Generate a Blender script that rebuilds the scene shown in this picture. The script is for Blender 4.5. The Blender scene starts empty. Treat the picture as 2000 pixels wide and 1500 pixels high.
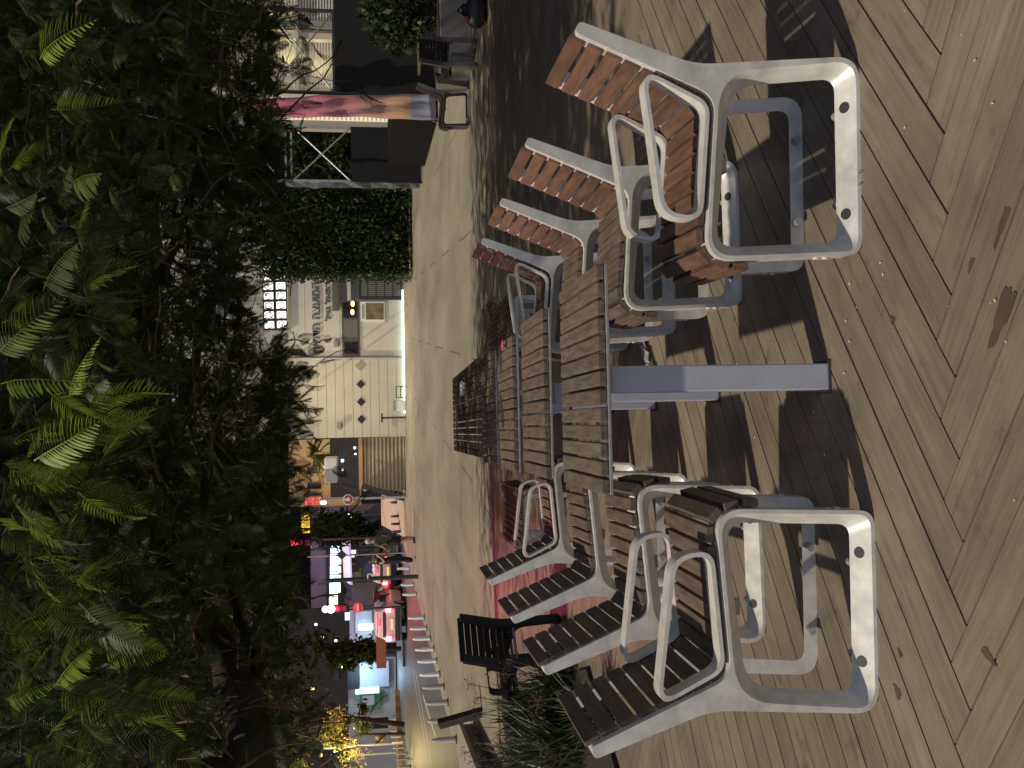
import bpy, bmesh, math, random
import numpy as np
from mathutils import Vector, Matrix
from mathutils.geometry import tessellate_polygon
random.seed(7); RNG = np.random.default_rng(7)
S = bpy.context.scene
COL = S.collection
rad = math.radians

# ------------------------------------------------------------------ camera, sky, sun, exposure
F, CH, PITCH, ROLL = 1750.0, 1.38, math.atan(242/1750), rad(0.9)     # focal length in photo pixels, height, tilt, roll
cp, sp = math.cos(PITCH), math.sin(PITCH)
FW = Vector((0, cp, -sp)); DN = Vector((0, -sp, -cp)); RT = Vector((1, 0, 0))
cr, sr = math.cos(ROLL), math.sin(ROLL)
cam_x = DN*cr - RT*sr          # photo is turned a quarter: its right is the world's down
cam_y = RT*cr + DN*sr
cd = bpy.data.cameras.new('camera'); cam = bpy.data.objects.new('camera', cd); COL.objects.link(cam)
M = Matrix((cam_x, cam_y, -FW)).transposed().to_4x4(); M.translation = (0, 0, CH)
cam.matrix_world = M
cd.sensor_width = 36; cd.lens = F/2000*36; cd.clip_start = .05; cd.clip_end = 2000
S.camera = cam

SUN_AZ, SUN_EL = rad(25), rad(52)      # light travels to +X, a little to +Y, down
w = bpy.data.worlds.new('World'); S.world = w; w.use_nodes = True
nt = w.node_tree; nt.nodes.clear()
wo = nt.nodes.new('ShaderNodeOutputWorld'); bg = nt.nodes.new('ShaderNodeBackground')
tc = nt.nodes.new('ShaderNodeTexCoord'); sx = nt.nodes.new('ShaderNodeSeparateXYZ')
rp = nt.nodes.new('ShaderNodeValToRGB')
nt.links.new(tc.outputs['Generated'], sx.inputs[0]); nt.links.new(sx.outputs['Y'], rp.inputs['Fac'])
# city night sky: almost black ahead, a soft bluish town glow behind the viewer
rp.color_ramp.elements[0].position = 0.0; rp.color_ramp.elements[0].color = (.020, .018, .016, 1)
rp.color_ramp.elements[1].position = .35; rp.color_ramp.elements[1].color = (.004, .004, .005, 1)
mp = nt.nodes.new('ShaderNodeMapRange'); mp.inputs['From Min'].default_value = -1; mp.inputs['From Max'].default_value = 1
nt.links.new(sx.outputs['Y'], mp.inputs['Value']); nt.links.new(mp.outputs[0], rp.inputs['Fac'])
rp.color_ramp.elements[0].color = (.35, .40, .53, 1)
rp.color_ramp.elements[1].position = .62; rp.color_ramp.elements[1].color = (.0035, .0033, .004, 1)
bg.inputs['Strength'].default_value = 1.0
nt.links.new(rp.outputs[0], bg.inputs['Color']); nt.links.new(bg.outputs[0], wo.inputs[0])

sl = bpy.data.lights.new('sun', 'SUN'); sl.energy = 3.3; sl.angle = rad(1.1); sl.color = (1, .88, .68)
so = bpy.data.objects.new('sun', sl); COL.objects.link(so)
sd = Vector((math.cos(SUN_AZ)*math.cos(SUN_EL), math.sin(SUN_AZ)*math.cos(SUN_EL), -math.sin(SUN_EL)))
so.rotation_euler = sd.to_track_quat('-Z', 'Y').to_euler(); so.location = (-4, -2, 8)
S.view_settings.view_transform = 'Standard'; S.view_settings.look = 'None'
S.view_settings.exposure = 0.0; S.view_settings.gamma = 1.0
S.cycles.max_bounces = 6; S.cycles.transparent_max_bounces = 8

# ------------------------------------------------------------------ from photo pixels to places
KS, YS, YE = .026, 15.5, 62.0                 # the plaza rises gently beyond the deck
def zg(Y): return KS*(min(max(Y, YS), YE) - YS)
def ray(v, y):
    u, d = 750 - y, v - 1000
    return FW*F + RT*(cr*u + sr*d) + DN*(-sr*u + cr*d)
def G(v, y, z=0):
    r = ray(v, y); return Vector((0, 0, CH)) + r*((z - CH)/r.z)
def P(v, y, Y):
    r = ray(v, y); return Vector((0, 0, CH)) + r*(Y/r.y)
def GS(v, y):
    r = ray(v, y); t = (CH + KS*YS)/(KS*r.y - r.z); p = Vector((0, 0, CH)) + r*t
    return p if p.y > YS else G(v, y)

# ------------------------------------------------------------------ helpers
def mat(name, col, rough=.6, metal=0., var=.0, scale=4., stretch=(1, 1, 1), bump=0., emit=None, estr=0., col2=None, island=0., coord='Object', spec=.5, trans=0.):
    m = bpy.data.materials.new(name); m.use_nodes = True
    n, l = m.node_tree.nodes, m.node_tree.links
    b = n['Principled BSDF']
    b.inputs['Roughness'].default_value = rough; b.inputs['Metallic'].default_value = metal
    b.inputs['Specular IOR Level'].default_value = spec
    b.inputs['Base Color'].default_value = (*col, 1)
    if emit: b.inputs['Emission Color'].default_value = (*emit, 1); b.inputs['Emission Strength'].default_value = estr
    if trans: b.inputs['Transmission Weight'].default_value = trans
    if var or bump or col2:
        t = n.new('ShaderNodeTexCoord'); mpp = n.new('ShaderNodeMapping'); mpp.inputs['Scale'].default_value = stretch
        no = n.new('ShaderNodeTexNoise'); no.inputs['Scale'].default_value = scale; no.inputs['Detail'].default_value = 6; no.inputs['Roughness'].default_value = .62
        l.new(t.outputs[coord], mpp.inputs[0])
        last = mpp.outputs[0]
        if island:
            gi = n.new('ShaderNodeNewGeometry'); va = n.new('ShaderNodeVectorMath'); va.operation = 'MULTIPLY_ADD'
            cx = n.new('ShaderNodeCombineXYZ')
            for k in range(3): l.new(gi.outputs['Random Per Island'], cx.inputs[k])
            va.inputs[1].default_value = (37, 53, 71); l.new(cx.outputs[0], va.inputs[0]); l.new(last, va.inputs[2]); last = va.outputs[0]
        l.new(last, no.inputs['Vector'])
        r = n.new('ShaderNodeValToRGB'); r.color_ramp.elements[0].position = .3; r.color_ramp.elements[1].position = .72
        c2 = col2 or col
        r.color_ramp.elements[0].color = (*[c*(1 - var) for c in col], 1)
        r.color_ramp.elements[1].color = (*[min(1, c*(1 + var)) for c in c2], 1)
        l.new(no.outputs['Fac'], r.inputs[0]); out = r.outputs[0]
        if island:
            hs = n.new('ShaderNodeHueSaturation'); mr = n.new('ShaderNodeMapRange')
            mr.inputs['To Min'].default_value = 1 - island; mr.inputs['To Max'].default_value = 1 + island
            l.new(gi.outputs['Random Per Island'], mr.inputs['Value']); l.new(mr.outputs[0], hs.inputs['Value']); l.new(out, hs.inputs['Color']); out = hs.outputs[0]
        l.new(out, b.inputs['Base Color'])
        if bump:
            bp = n.new('ShaderNodeBump'); bp.inputs['Strength'].default_value = bump; bp.inputs['Distance'].default_value = .01
            l.new(no.outputs['Fac'], bp.inputs['Height']); l.new(bp.outputs[0], b.inputs['Normal'])
    return m

class MB:
    def __init__(s): s.v = []; s.f = []; s.m = []
    def add(s, vs, fs, mi=0):
        o = len(s.v); s.v += [Vector(x) for x in vs]; s.f += [tuple(i + o for i in f) for f in fs]; s.m += [mi]*len(fs); return s
    def box(s, c, d, rz=0, mi=0, R=None):
        x, y, z = [k/2 for k in d]; R = R or Matrix.Rotation(rz, 3, 'Z'); c = Vector(c)
        vs = [c + R @ Vector((a*x, b*y, e*z)) for e in (-1, 1) for b in (-1, 1) for a in (-1, 1)]
        return s.add(vs, [(0, 2, 3, 1), (4, 5, 7, 6), (0, 1, 5, 4), (2, 6, 7, 3), (0, 4, 6, 2), (1, 3, 7, 5)], mi)
    def b2(s, a, b, mi=0):
        a, b = Vector(a), Vector(b); return s.box((a + b)/2, [abs(q) for q in (b - a)], 0, mi)
    def bar(s, a, b, w_, h_, mi=0, up=(0, 0, 1)):
        a, b = Vector(a), Vector(b); d = (b - a); L = d.length; d = d/L; up = Vector(up)
        if abs(d.dot(up)) > .98: up = Vector((0, 1, 0))
        x = d.cross(up).normalized(); z = x.cross(d)
        return s.box((a + b)/2, (w_, L, h_), 0, mi, Matrix((x, d, z)).transposed())
    def tube(s, pts, r, n=8, mi=0, caps=True):
        pts = [Vector(p) for p in pts]; k = len(pts); rs = r if isinstance(r, (list, tuple)) else [r]*k
        vs, fs = [], []; ref = Vector((.13, .21, .97)) if abs((pts[-1] - pts[0]).normalized().z) < .9 else Vector((.97, .1, .2))
        for i, p in enumerate(pts):
            t = (pts[min(i + 1, k - 1)] - pts[max(i - 1, 0)]).normalized(); a = t.cross(ref).normalized(); b = t.cross(a)
            for j in range(n):
                q = 2*math.pi*j/n; vs.append(p + (a*math.cos(q) + b*math.sin(q))*rs[i])
        for i in range(k - 1):
            for j in range(n):
                fs.append((i*n + j, i*n + (j + 1) % n, (i + 1)*n + (j + 1) % n, (i + 1)*n + j))
        if caps: fs += [tuple(range(n))[::-1], tuple((k - 1)*n + j for j in range(n))]
        return s.add(vs, fs, mi)
    def lathe(s, c, prof, n=20, mi=0):
        c = Vector(c); vs, fs = [], []
        for r_, z_ in prof:
            for j in range(n): q = 2*math.pi*j/n; vs.append(c + Vector((r_*math.cos(q), r_*math.sin(q), z_)))
        for i in range(len(prof) - 1):
            for j in range(n): fs.append((i*n + j, i*n + (j + 1) % n, (i + 1)*n + (j + 1) % n, (i + 1)*n + j))
        fs += [tuple(range(n))[::-1], tuple((len(prof) - 1)*n + j for j in range(n))]
        return s.add(vs, fs, mi)
    def sphere(s, c, r, n=12, mi=0, sc=(1, 1, 1)):
        prof = [(max(1e-4, math.sin(math.pi*i/(n//2 + 2)))*r, -math.cos(math.pi*i/(n//2 + 2))*r) for i in range(n//2 + 3)]
        o = len(s.v); s.lathe((0, 0, 0), prof, n, mi)
        for i in range(o, len(s.v)): s.v[i] = Vector(c) + Vector([s.v[i][k]*sc[k] for k in range(3)])
        return s
    def prism(s, poly, a, b, axis='y', mi=0):      # poly in the two other axes, extruded from a to b
        n = len(poly)
        def mk(p, t): return {'y': (p[0], t, p[1]), 'x': (t, p[0], p[1]), 'z': (p[0], p[1], t)}[axis]
        vs = [mk(p, a) for p in poly] + [mk(p, b) for p in poly]
        tri = tessellate_polygon([[Vector((p[0], p[1], 0)) for p in poly]])
        fs = [tuple(t) for t in tri] + [tuple(i + n for i in t[::-1]) for t in tri] + [(i, (i + 1) % n, n + (i + 1) % n, n + i) for i in range(n)]
        return s.add(vs, fs, mi)
    def build(s, name, mats, parent=None, smooth=None, bevel=0, local=False, fix=True):
        off = Vector((0, 0, 0)) if (local or parent is None) else ROOTLOC(parent)
        me = bpy.data.meshes.new(name); me.from_pydata([tuple(x - off) for x in s.v], [], s.f)
        mats = mats if isinstance(mats, (list, tuple)) else [mats]
        for m_ in mats: me.materials.append(m_)
        if len(mats) > 1: me.polygons.foreach_set('material_index', s.m)
        if fix:
            bm = bmesh.new(); bm.from_mesh(me); bmesh.ops.recalc_face_normals(bm, faces=bm.faces); bm.to_mesh(me); bm.free()
        if smooth is not None:
            me.shade_smooth(); me.set_sharp_from_angle(angle=rad(smooth))
        me.update()
        o = bpy.data.objects.new(name, me); COL.objects.link(o); o.parent = parent
        if bevel:
            b = o.modifiers.new('bevel', 'BEVEL'); b.width = bevel; b.segments = 2; b.limit_method = 'ANGLE'; b.angle_limit = rad(40)
        return o
def ROOTLOC(p):
    q = Vector(p.location)
    while p.parent: p = p.parent; q = q + Vector(p.location)
    return q
def tag(o, label=None, cat=None, group=None, kind=None):
    if label: o['label'] = label
    if cat: o['category'] = cat
    if group: o['group'] = group
    if kind: o['kind'] = kind
    return o
def thing(name, label, cat, loc=(0, 0, 0), rz=0, group=None):
    o = bpy.data.objects.new(name, None); COL.objects.link(o); o.empty_display_size = .1
    o.location = loc; o.rotation_euler = (0, 0, rz)
    return tag(o, label, cat, group)
def copy_tree(o, parent=None):
    c = o.copy(); COL.objects.link(c); c.parent = parent
    for ch in list(o.children): copy_tree(ch, c)
    return c
def lamp(name, loc, energy, col, parent=None, size=.1, kind='POINT', direction=None, angle=90):
    l = bpy.data.lights.new(name, kind); l.energy = energy; l.color = col
    if kind in ('POINT', 'SPOT'): l.shadow_soft_size = size
    if kind == 'SPOT': l.spot_size = rad(angle); l.spot_blend = .6
    o = bpy.data.objects.new(name, l); COL.objects.link(o)
    o.location = Vector(loc) - (ROOTLOC(parent) if parent else Vector()); o.parent = parent
    if direction: o.rotation_euler = Vector(direction).to_track_quat('-Z', 'Y').to_euler()
    return o
def roundpoly(c, seg=6):
    out = []; n = len(c)
    for i in range(n):
        p = Vector(c[i][:2]); r = c[i][2]; a = Vector(c[i - 1][:2]); b = Vector(c[(i + 1) % n][:2])
        d1 = (a - p).normalized(); d2 = (b - p).normalized(); ang = d1.angle(d2)
        t = min(r/math.tan(ang/2), .49*min((a - p).length, (b - p).length)); q1 = p + d1*t; q2 = p + d2*t
        for k in range(seg + 1):
            s_ = k/seg; out.append(q1*(1 - s_)**2 + p*2*s_*(1 - s_) + q2*s_**2)
    return out
def proto_mesh(name, pv, pf, T, mats, var=None, parent=None):
    """many copies of one small shape in ONE mesh (leaves of one crown): pv (n,3), pf (m,k), T list of 4x4"""
    T = np.asarray(T); n = len(pv); k = pf.shape[1]
    hv = np.concatenate([pv, np.ones((n, 1))], 1)
    V = np.einsum('tij,nj->tni', T, hv)[:, :, :3].reshape(-1, 3)
    Fc = (pf[None] + (np.arange(len(T))*n)[:, None, None]).reshape(-1, k)
    me = bpy.data.meshes.new(name); me.vertices.add(len(V)); me.vertices.foreach_set('co', V.astype(np.float32).ravel())
    me.loops.add(Fc.size); me.loops.foreach_set('vertex_index', Fc.astype(np.int32).ravel())
    me.polygons.add(len(Fc)); me.polygons.foreach_set('loop_start', np.arange(0, Fc.size, k, dtype=np.int32))
    me.polygons.foreach_set('loop_total', np.full(len(Fc), k, dtype=np.int32))
    if var is not None:
        at = me.attributes.new('var', 'FLOAT', 'POINT'); at.data.foreach_set('value', np.repeat(np.asarray(var, dtype=np.float32), n))
    me.update(calc_edges=True); me.validate()
    for m_ in (mats if isinstance(mats, (list, tuple)) else [mats]): me.materials.append(m_)
    o = bpy.data.objects.new(name, me); COL.objects.link(o); o.parent = parent
    if parent: 
        off = ROOTLOC(parent); me.transform(Matrix.Translation(-off))
    return o
def merge_meshes(name, obs, parent=None):
    """join the meshes of several temporary objects into the first one"""
    bm = bmesh.new(); 
    for o in obs: bm.from_mesh(o.data)
    me = obs[0].data; bm.to_mesh(me); bm.free(); me.update(); obs[0].name = name
    for o in obs[1:]:
        d = o.data; bpy.data.objects.remove(o); bpy.data.meshes.remove(d)
    return obs[0]
def leafmat(name, dark, light, lime, trans=.35):
    m = bpy.data.materials.new(name); m.use_nodes = True; n, l = m.node_tree.nodes, m.node_tree.links
    b = n['Principled BSDF']; b.inputs['Roughness'].default_value = .5; b.inputs['Specular IOR Level'].default_value = .3
    a = n.new('ShaderNodeAttribute'); a.attribute_name = 'var'
    r = n.new('ShaderNodeValToRGB'); e = r.color_ramp.elements
    e[0].position = 0; e[0].color = (*dark, 1); e[1].position = .8; e[1].color = (*light, 1)
    x = e.new(1.0); x.color = (*lime, 1)
    l.new(a.outputs['Fac'], r.inputs[0])
    gi = n.new('ShaderNodeNewGeometry'); hs = n.new('ShaderNodeHueSaturation'); mr = n.new('ShaderNodeMapRange'); mr.inputs['To Min'].default_value = .6; mr.inputs['To Max'].default_value = 1.4
    l.new(gi.outputs['Random Per Island'], mr.inputs['Value']); l.new(mr.outputs[0], hs.inputs['Value']); l.new(r.outputs[0], hs.inputs['Color'])
    l.new(hs.outputs[0], b.inputs['Base Color'])
    t = n.new('ShaderNodeBsdfTranslucent'); mx = n.new('ShaderNodeMixShader'); mx.inputs[0].default_value = trans
    l.new(hs.outputs[0], t.inputs[0]); l.new(b.outputs[0], mx.inputs[1]); l.new(t.outputs[0], mx.inputs[2])
    l.new(mx.outputs[0], n['Material Output'].inputs[0])
    return m

# ------------------------------------------------------------------ materials
M_ = {}
M_['alu'] = mat('cast_aluminium', (.65, .645, .62), .44, .2, var=.24, scale=13, bump=.05, spec=.6)
M_['alu_dark'] = mat('worn_grey_aluminium', (.30, .30, .30), .5, .3, var=.2, scale=18)
M_['post'] = mat('blue_grey_paint', (.42, .45, .54), .45, .1, var=.08, scale=9)
M_['slat'] = mat('oiled_wood', (.108, .058, .038), .62, var=.3, scale=6, stretch=(7, 1.0, 7), bump=.12, col2=(.155, .084, .056), island=.22)
M_['slat_grey'] = mat('greyed_wood', (.092, .066, .049), .66, var=.28, scale=6, stretch=(7, 1.0, 7), bump=.1, col2=(.14, .103, .078), island=.18)
M_['top'] = mat('weathered_tabletop', (.100, .078, .058), .75, var=.25, scale=7, stretch=(9, 1.1, 9), bump=.10, col2=(.150, .120, .091), island=.14, spec=.3)
M_['white'] = mat('white_paint', (.75, .75, .73), .5, var=.06, scale=6)
M_['black'] = mat('black_cloth', (.006, .006, .0065), .9, var=.3, scale=3)
M_['darkgrey'] = mat('dark_grey_metal', (.05, .05, .055), .5, .3)
M_['steel'] = mat('galvanised_steel', (.42, .42, .42), .5, .5, var=.15, scale=10)
M_['bark'] = mat('bark', (.035, .024, .016), .9, var=.4, scale=14, stretch=(1, 1, .3), bump=.6)
M_['twig'] = mat('twig', (.11, .075, .048), .85, var=.35, scale=9)
M_['pod'] = mat('dry_seed_pod', (.16, .108, .068), .75, var=.4, scale=12)
M_['leaf'] = leafmat('feathery_leaf', (.022, .036, .013), (.066, .092, .026), (.25, .34, .045))
M_['leafy'] = leafmat('back_tree_leaf', (.030, .040, .010), (.075, .085, .020), (.16, .15, .03))
M_['ivy'] = leafmat('hedge_leaf', (.018, .034, .010), (.045, .075, .018), (.10, .13, .02), .2)
M_['grass'] = leafmat('tall_grass', (.035, .050, .025), (.09, .11, .06), (.25, .25, .15), .2)
M_['soil'] = mat('soil', (.035, .026, .02), .95, var=.4, scale=20, bump=.6)
M_['plaster'] = mat('cream_wall_panels', (.52, .47, .38), .8, var=.08, scale=1.2)
M_['plaster2'] = mat('smooth_cream_plaster', (.55, .52, .45), .8, var=.09, scale=1.5)
M_['glass'] = mat('dark_glass', (.02, .02, .02), .08, 0, spec=.8)
M_['tile'] = mat('navy_tile', (.025, .025, .04), .3)
def em(name, col, s_): return mat(name, (.02, .02, .02), .5, emit=col, estr=s_)
M_['e_white'] = em('lit_white', (1, .96, .86), 5); M_['e_cool'] = em('lit_cool_white', (.62, .85, 1), 3.2)
M_['e_red'] = em('lit_red', (1, .03, .05), 14); M_['e_warm'] = em('lit_warm', (1, .62, .22), 5)
M_['e_pinkred'] = em('lit_pink_red', (1, .45, .35), 16)
M_['e_blue'] = em('lit_blue', (.25, .3, 1), 4); M_['e_yellow'] = em('lit_amber', (1, .55, .05), 1.4)
# ------------------------------------------------------------------ ground, deck, plaza, road
def sheet(name, xs, ys, zfun, m, side=0):
    b = MB(); nx, ny = len(xs), len(ys)
    b.add([(x, y, zfun(x, y)) for y in ys for x in xs], [(j*nx + i, j*nx + i + 1, (j + 1)*nx + i + 1, (j + 1)*nx + i) for j in range(ny - 1) for i in range(nx - 1)])
    return tag(b.build(name, m, fix=False), kind='structure')
YL = [-40, 15.5, 62, 600]
sheet('ground', [-400, 400], YL, lambda x, y: zg(y) - .16, mat('dark_ground', (.06, .055, .05), .9, var=.2, scale=.6))
def slabmat():
    m = mat('plaza_paving', (.25, .22, .168), .66, var=.20, scale=1.1, stretch=(.6, .25, 1), col2=(.32, .285, .22), bump=.05)
    n, l = m.node_tree.nodes, m.node_tree.links
    t = n.new('ShaderNodeTexCoord'); mp_ = n.new('ShaderNodeMapping'); mp_.inputs['Rotation'].default_value = (0, 0, rad(4)); mp_.inputs['Location'].default_value = (.6, .3, 0)
    br = n.new('ShaderNodeTexBrick'); br.inputs['Scale'].default_value = 1; br.inputs['Mortar Size'].default_value = .016; br.inputs['Brick Width'].default_value = 4.2; br.inputs['Row Height'].default_value = 1.9
    br.offset = .5; br.inputs['Color1'].default_value = (1, 1, 1, 1); br.inputs['Color2'].default_value = (.93, .93, .93, 1); br.inputs['Mortar'].default_value = (.42, .40, .38, 1)
    mx = n.new('ShaderNodeMix'); mx.data_type = 'RGBA'; mx.blend_type = 'MULTIPLY'; mx.inputs['Factor'].default_value = 1
    b = n['Principled BSDF']; src = b.inputs['Base Color'].links[0].from_socket
    l.new(t.outputs['Object'], mp_.inputs[0]); l.new(mp_.outputs[0], br.inputs[0]); l.new(src, mx.inputs['A']); l.new(br.outputs[0], mx.inputs['B']); l.new(mx.outputs['Result'], b.inputs['Base Color'])
    return m
def pave(name, x0, x1, y0, y1, dz, m, skirt=.14):
    b = MB(); ys = sorted({y0, y1} | {q for q in (15.5, 62.0) if y0 < q < y1})
    vs = [];
    for y in ys: vs += [(x0, y, zg(y) + dz), (x1, y, zg(y) + dz), (x0, y, zg(y) + dz - skirt), (x1, y, zg(y) + dz - skirt)]
    fs = []
    for k in range(len(ys) - 1):
        o, p = 4*k, 4*k + 4; fs += [(o, o + 1, p + 1, p), (o + 2, o, p, p + 2), (o + 1, o + 3, p + 3, p + 1)]
    fs += [(0, 2, 3, 1)]; b.add(vs, fs)
    return tag(b.build(name, m), kind='structure')
pave('plaza', -7.75, 60, 10.0, 62, -.004, slabmat())
asph = mat('asphalt', (.075, .078, .085), .55, var=.22, scale=1.6, stretch=(1, .3, 1), bump=.05, spec=.6)
pave('road', -21.5, -7.75, 0, 90, -.13, asph, .02)
pave('far_pavement', -60, -21.5, 0, 90, -.02, mat('far_paving', (.22, .19, .15), .8, var=.15, scale=1))
pave('far_cross_pavement', -21.5, -7.76, 70, 90, -.02, M_['steel'])
lines = MB()
for (a, b) in (((783, 1300), (806, 1490)), ((788, 1305), (812, 1492)), ((800, 1352), (822, 1440))):
    A, B = GS(*a), GS(*b); d = (B - A).normalized(); nrm = Vector((-d.y, d.x, 0))*.07
    q = [A - nrm, A + nrm, B + nrm, B - nrm]
    lines.add([(p.x, p.y, zg(p.y) - .126) for p in q], [(0, 1, 2, 3)])
tag(lines.build('road_marking', mat('worn_road_paint', (.42, .42, .42), .6, var=.25, scale=5)), kind='structure')

PH = rad(4.0); PW = .143; KY = 1.45     # boards lie at a slant of about 38 and 149 degrees
def deckmat():
    m = bpy.data.materials.new('weathered_deck_boards'); m.use_nodes = True; n, l = m.node_tree.nodes, m.node_tree.links; b = n['Principled BSDF']
    uv = n.new('ShaderNodeUVMap'); mp_ = n.new('ShaderNodeMapping'); mp_.inputs['Scale'].default_value = (2.6, 34, 1)
    gr = n.new('ShaderNodeTexNoise'); gr.inputs['Scale'].default_value = 1; gr.inputs['Detail'].default_value = 9; gr.inputs['Roughness'].default_value = .7; gr.inputs['Distortion'].default_value = .6
    l.new(uv.outputs[0], mp_.inputs[0]); l.new(mp_.outputs[0], gr.inputs['Vector'])
    r = n.new('ShaderNodeValToRGB'); e = r.color_ramp.elements
    e[0].position = .28; e[0].color = (.140, .113, .084, 1); e[1].position = .78; e[1].color = (.258, .212, .162, 1); x = e.new(.5); x.color = (.205, .168, .127, 1)
    l.new(gr.outputs['Fac'], r.inputs[0])
    t = n.new('ShaderNodeTexCoord'); bl = n.new('ShaderNodeTexNoise'); bl.inputs['Scale'].default_value = 1.7; bl.inputs['Detail'].default_value = 5; bl.inputs['Roughness'].default_value = .65
    l.new(t.outputs['Object'], bl.inputs['Vector'])
    mr = n.new('ShaderNodeMapRange'); mr.inputs['From Min'].default_value = .3; mr.inputs['From Max'].default_value = .7; mr.inputs['To Min'].default_value = .72; mr.inputs['To Max'].default_value = 1.22
    l.new(bl.outputs['Fac'], mr.inputs['Value'])
    # small dark stains and worn spots
    vo = n.new('ShaderNodeTexNoise'); vo.inputs['Scale'].default_value = 5; vo.inputs['Detail'].default_value = 7; vo.inputs['Roughness'].default_value = .7; l.new(t.outputs['Object'], vo.inputs['Vector'])
    m2 = n.new('ShaderNodeMapRange'); m2.inputs['From Min'].default_value = .58; m2.inputs['From Max'].default_value = .72; m2.inputs['To Min'].default_value = 1; m2.inputs['To Max'].default_value = .55; l.new(vo.outputs['Fac'], m2.inputs['Value'])
    gi = n.new('ShaderNodeNewGeometry'); m3 = n.new('ShaderNodeMapRange'); m3.inputs['To Min'].default_value = .88; m3.inputs['To Max'].default_value = 1.12; l.new(gi.outputs['Random Per Island'], m3.inputs['Value'])
    k1 = n.new('ShaderNodeMath'); k1.operation = 'MULTIPLY'; k2 = n.new('ShaderNodeMath'); k2.operation = 'MULTIPLY'
    l.new(mr.outputs[0], k1.inputs[0]); l.new(m2.outputs[0], k1.inputs[1]); l.new(k1.outputs[0], k2.inputs[0]); l.new(m3.outputs[0], k2.inputs[1])
    hs = n.new('ShaderNodeHueSaturation'); l.new(r.outputs[0], hs.inputs['Color']); l.new(k2.outputs[0], hs.inputs['Value'])
    l.new(hs.outputs[0], b.inputs['Base Color']); b.inputs['Roughness'].default_value = .5; b.inputs['Specular IOR Level'].default_value = .45
    bp = n.new('ShaderNodeBump'); bp.inputs['Strength'].default_value = .45; bp.inputs['Distance'].default_value = .006; l.new(gr.outputs['Fac'], bp.inputs['Height']); l.new(bp.outputs[0], b.inputs['Normal'])
    return m
def make_deck():
    e1 = Vector((math.cos(PH - rad(45)), math.sin(PH - rad(45)))); e2 = Vector((math.cos(PH + rad(45)), math.sin(PH + rad(45)))); O = Vector((0, 2.03*KY))
    L = 5.2; boards = []                       # (p0,p1,q0,q1,along)
    gap = .0075
    for zone in range(-1, 4):
        off = zone*L
        for k in range(-190, 190):
            if zone == -1:   # nearest the viewer: boards run along p, away from the first seam
                boards.append((k*PW, k*PW + 6.5, k*PW, (k + 1)*PW, 0))
            elif zone % 2 == 0:
                # boards along q from seam zone to the next seam
                s_ = (zone//2)*2*L
                boards.append((k*PW - (zone//2)*L, (k + 1)*PW - (zone//2)*L, (k + 1)*PW + (zone//2)*L, (k + 1)*PW + (zone//2)*L + L, 1))
            else:
                h = zone//2
                boards.append((k*PW - h*L - L, k*PW - h*L, k*PW + (h + 1)*L, (k + 1)*PW + (h + 1)*L, 0))
    vs, fs, uvs = [], [], []
    e_far = lambda X: 15.95 + .178*X
    for (p0, p1, q0, q1, al) in boards:
        c = O + e1*((p0 + p1)/2) + e2*((q0 + q1)/2); c.y /= KY
        if not (-9 < c.x < 12 and -3.5 < c.y < e_far(c.x) + 3.5): continue
        g = gap/2; dz = random.uniform(-.0012, .0012)
        cs = [(p0 + g, q0 + g), (p1 - g, q0 + g), (p1 - g, q1 - g), (p0 + g, q1 - g)]
        o = len(vs); ru, rv = random.uniform(0, 50), random.uniform(0, 50)
        for (p, q) in cs:
            w_ = O + e1*p + e2*q; vs.append((w_.x, w_.y/KY, dz)); uvs.append((q + ru, p + rv) if al else (p + ru, q + rv))
        for (p, q) in cs:
            w_ = O + e1*p + e2*q; vs.append((w_.x, w_.y/KY, dz - .028)); uvs.append((q + ru, p + rv + .3) if al else (p + ru, q + rv + .3))
        fs += [(o, o + 1, o + 2, o + 3)] + [(o + (i + 1) % 4, o + i, o + 4 + i, o + 4 + (i + 1) % 4) for i in range(4)]
    me = bpy.data.meshes.new('deck'); me.from_pydata(vs, [], fs)
    ul = me.uv_layers.new(name='UVMap')
    for lp in me.loops: ul.data[lp.index].uv = uvs[lp.vertex_index]
    bm = bmesh.new(); bm.from_mesh(me)
    for co, no in (((0, 15.95, 0), (-.178, 1, 0)), ((-6.2, 0, 0), (-1, 0, 0)), ((9.5, 0, 0), (1, 0, 0)), ((0, -1.5, 0), (0, -1, 0))):
        bmesh.ops.bisect_plane(bm, geom=bm.verts[:] + bm.edges[:] + bm.faces[:], plane_co=co, plane_no=no, clear_outer=True)
    bm.to_mesh(me); bm.free(); me.materials.append(deckmat())
    o = bpy.data.objects.new('deck', me); COL.objects.link(o); tag(o, kind='structure')
    b = MB(); b.b2((-6.2, -1.5, -.09), (9.5, 10.5, -.032)); b.add([(-6.2, 10.5, -.035), (9.5, 10.5, -.035), (9.5, 17.6, -.035), (-6.2, 14.85, -.035)], [(0, 1, 2, 3)])
    tag(b.build('deck_base', mat('under_deck', (.006, .005, .005), 1)), kind='structure')
make_deck()

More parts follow.
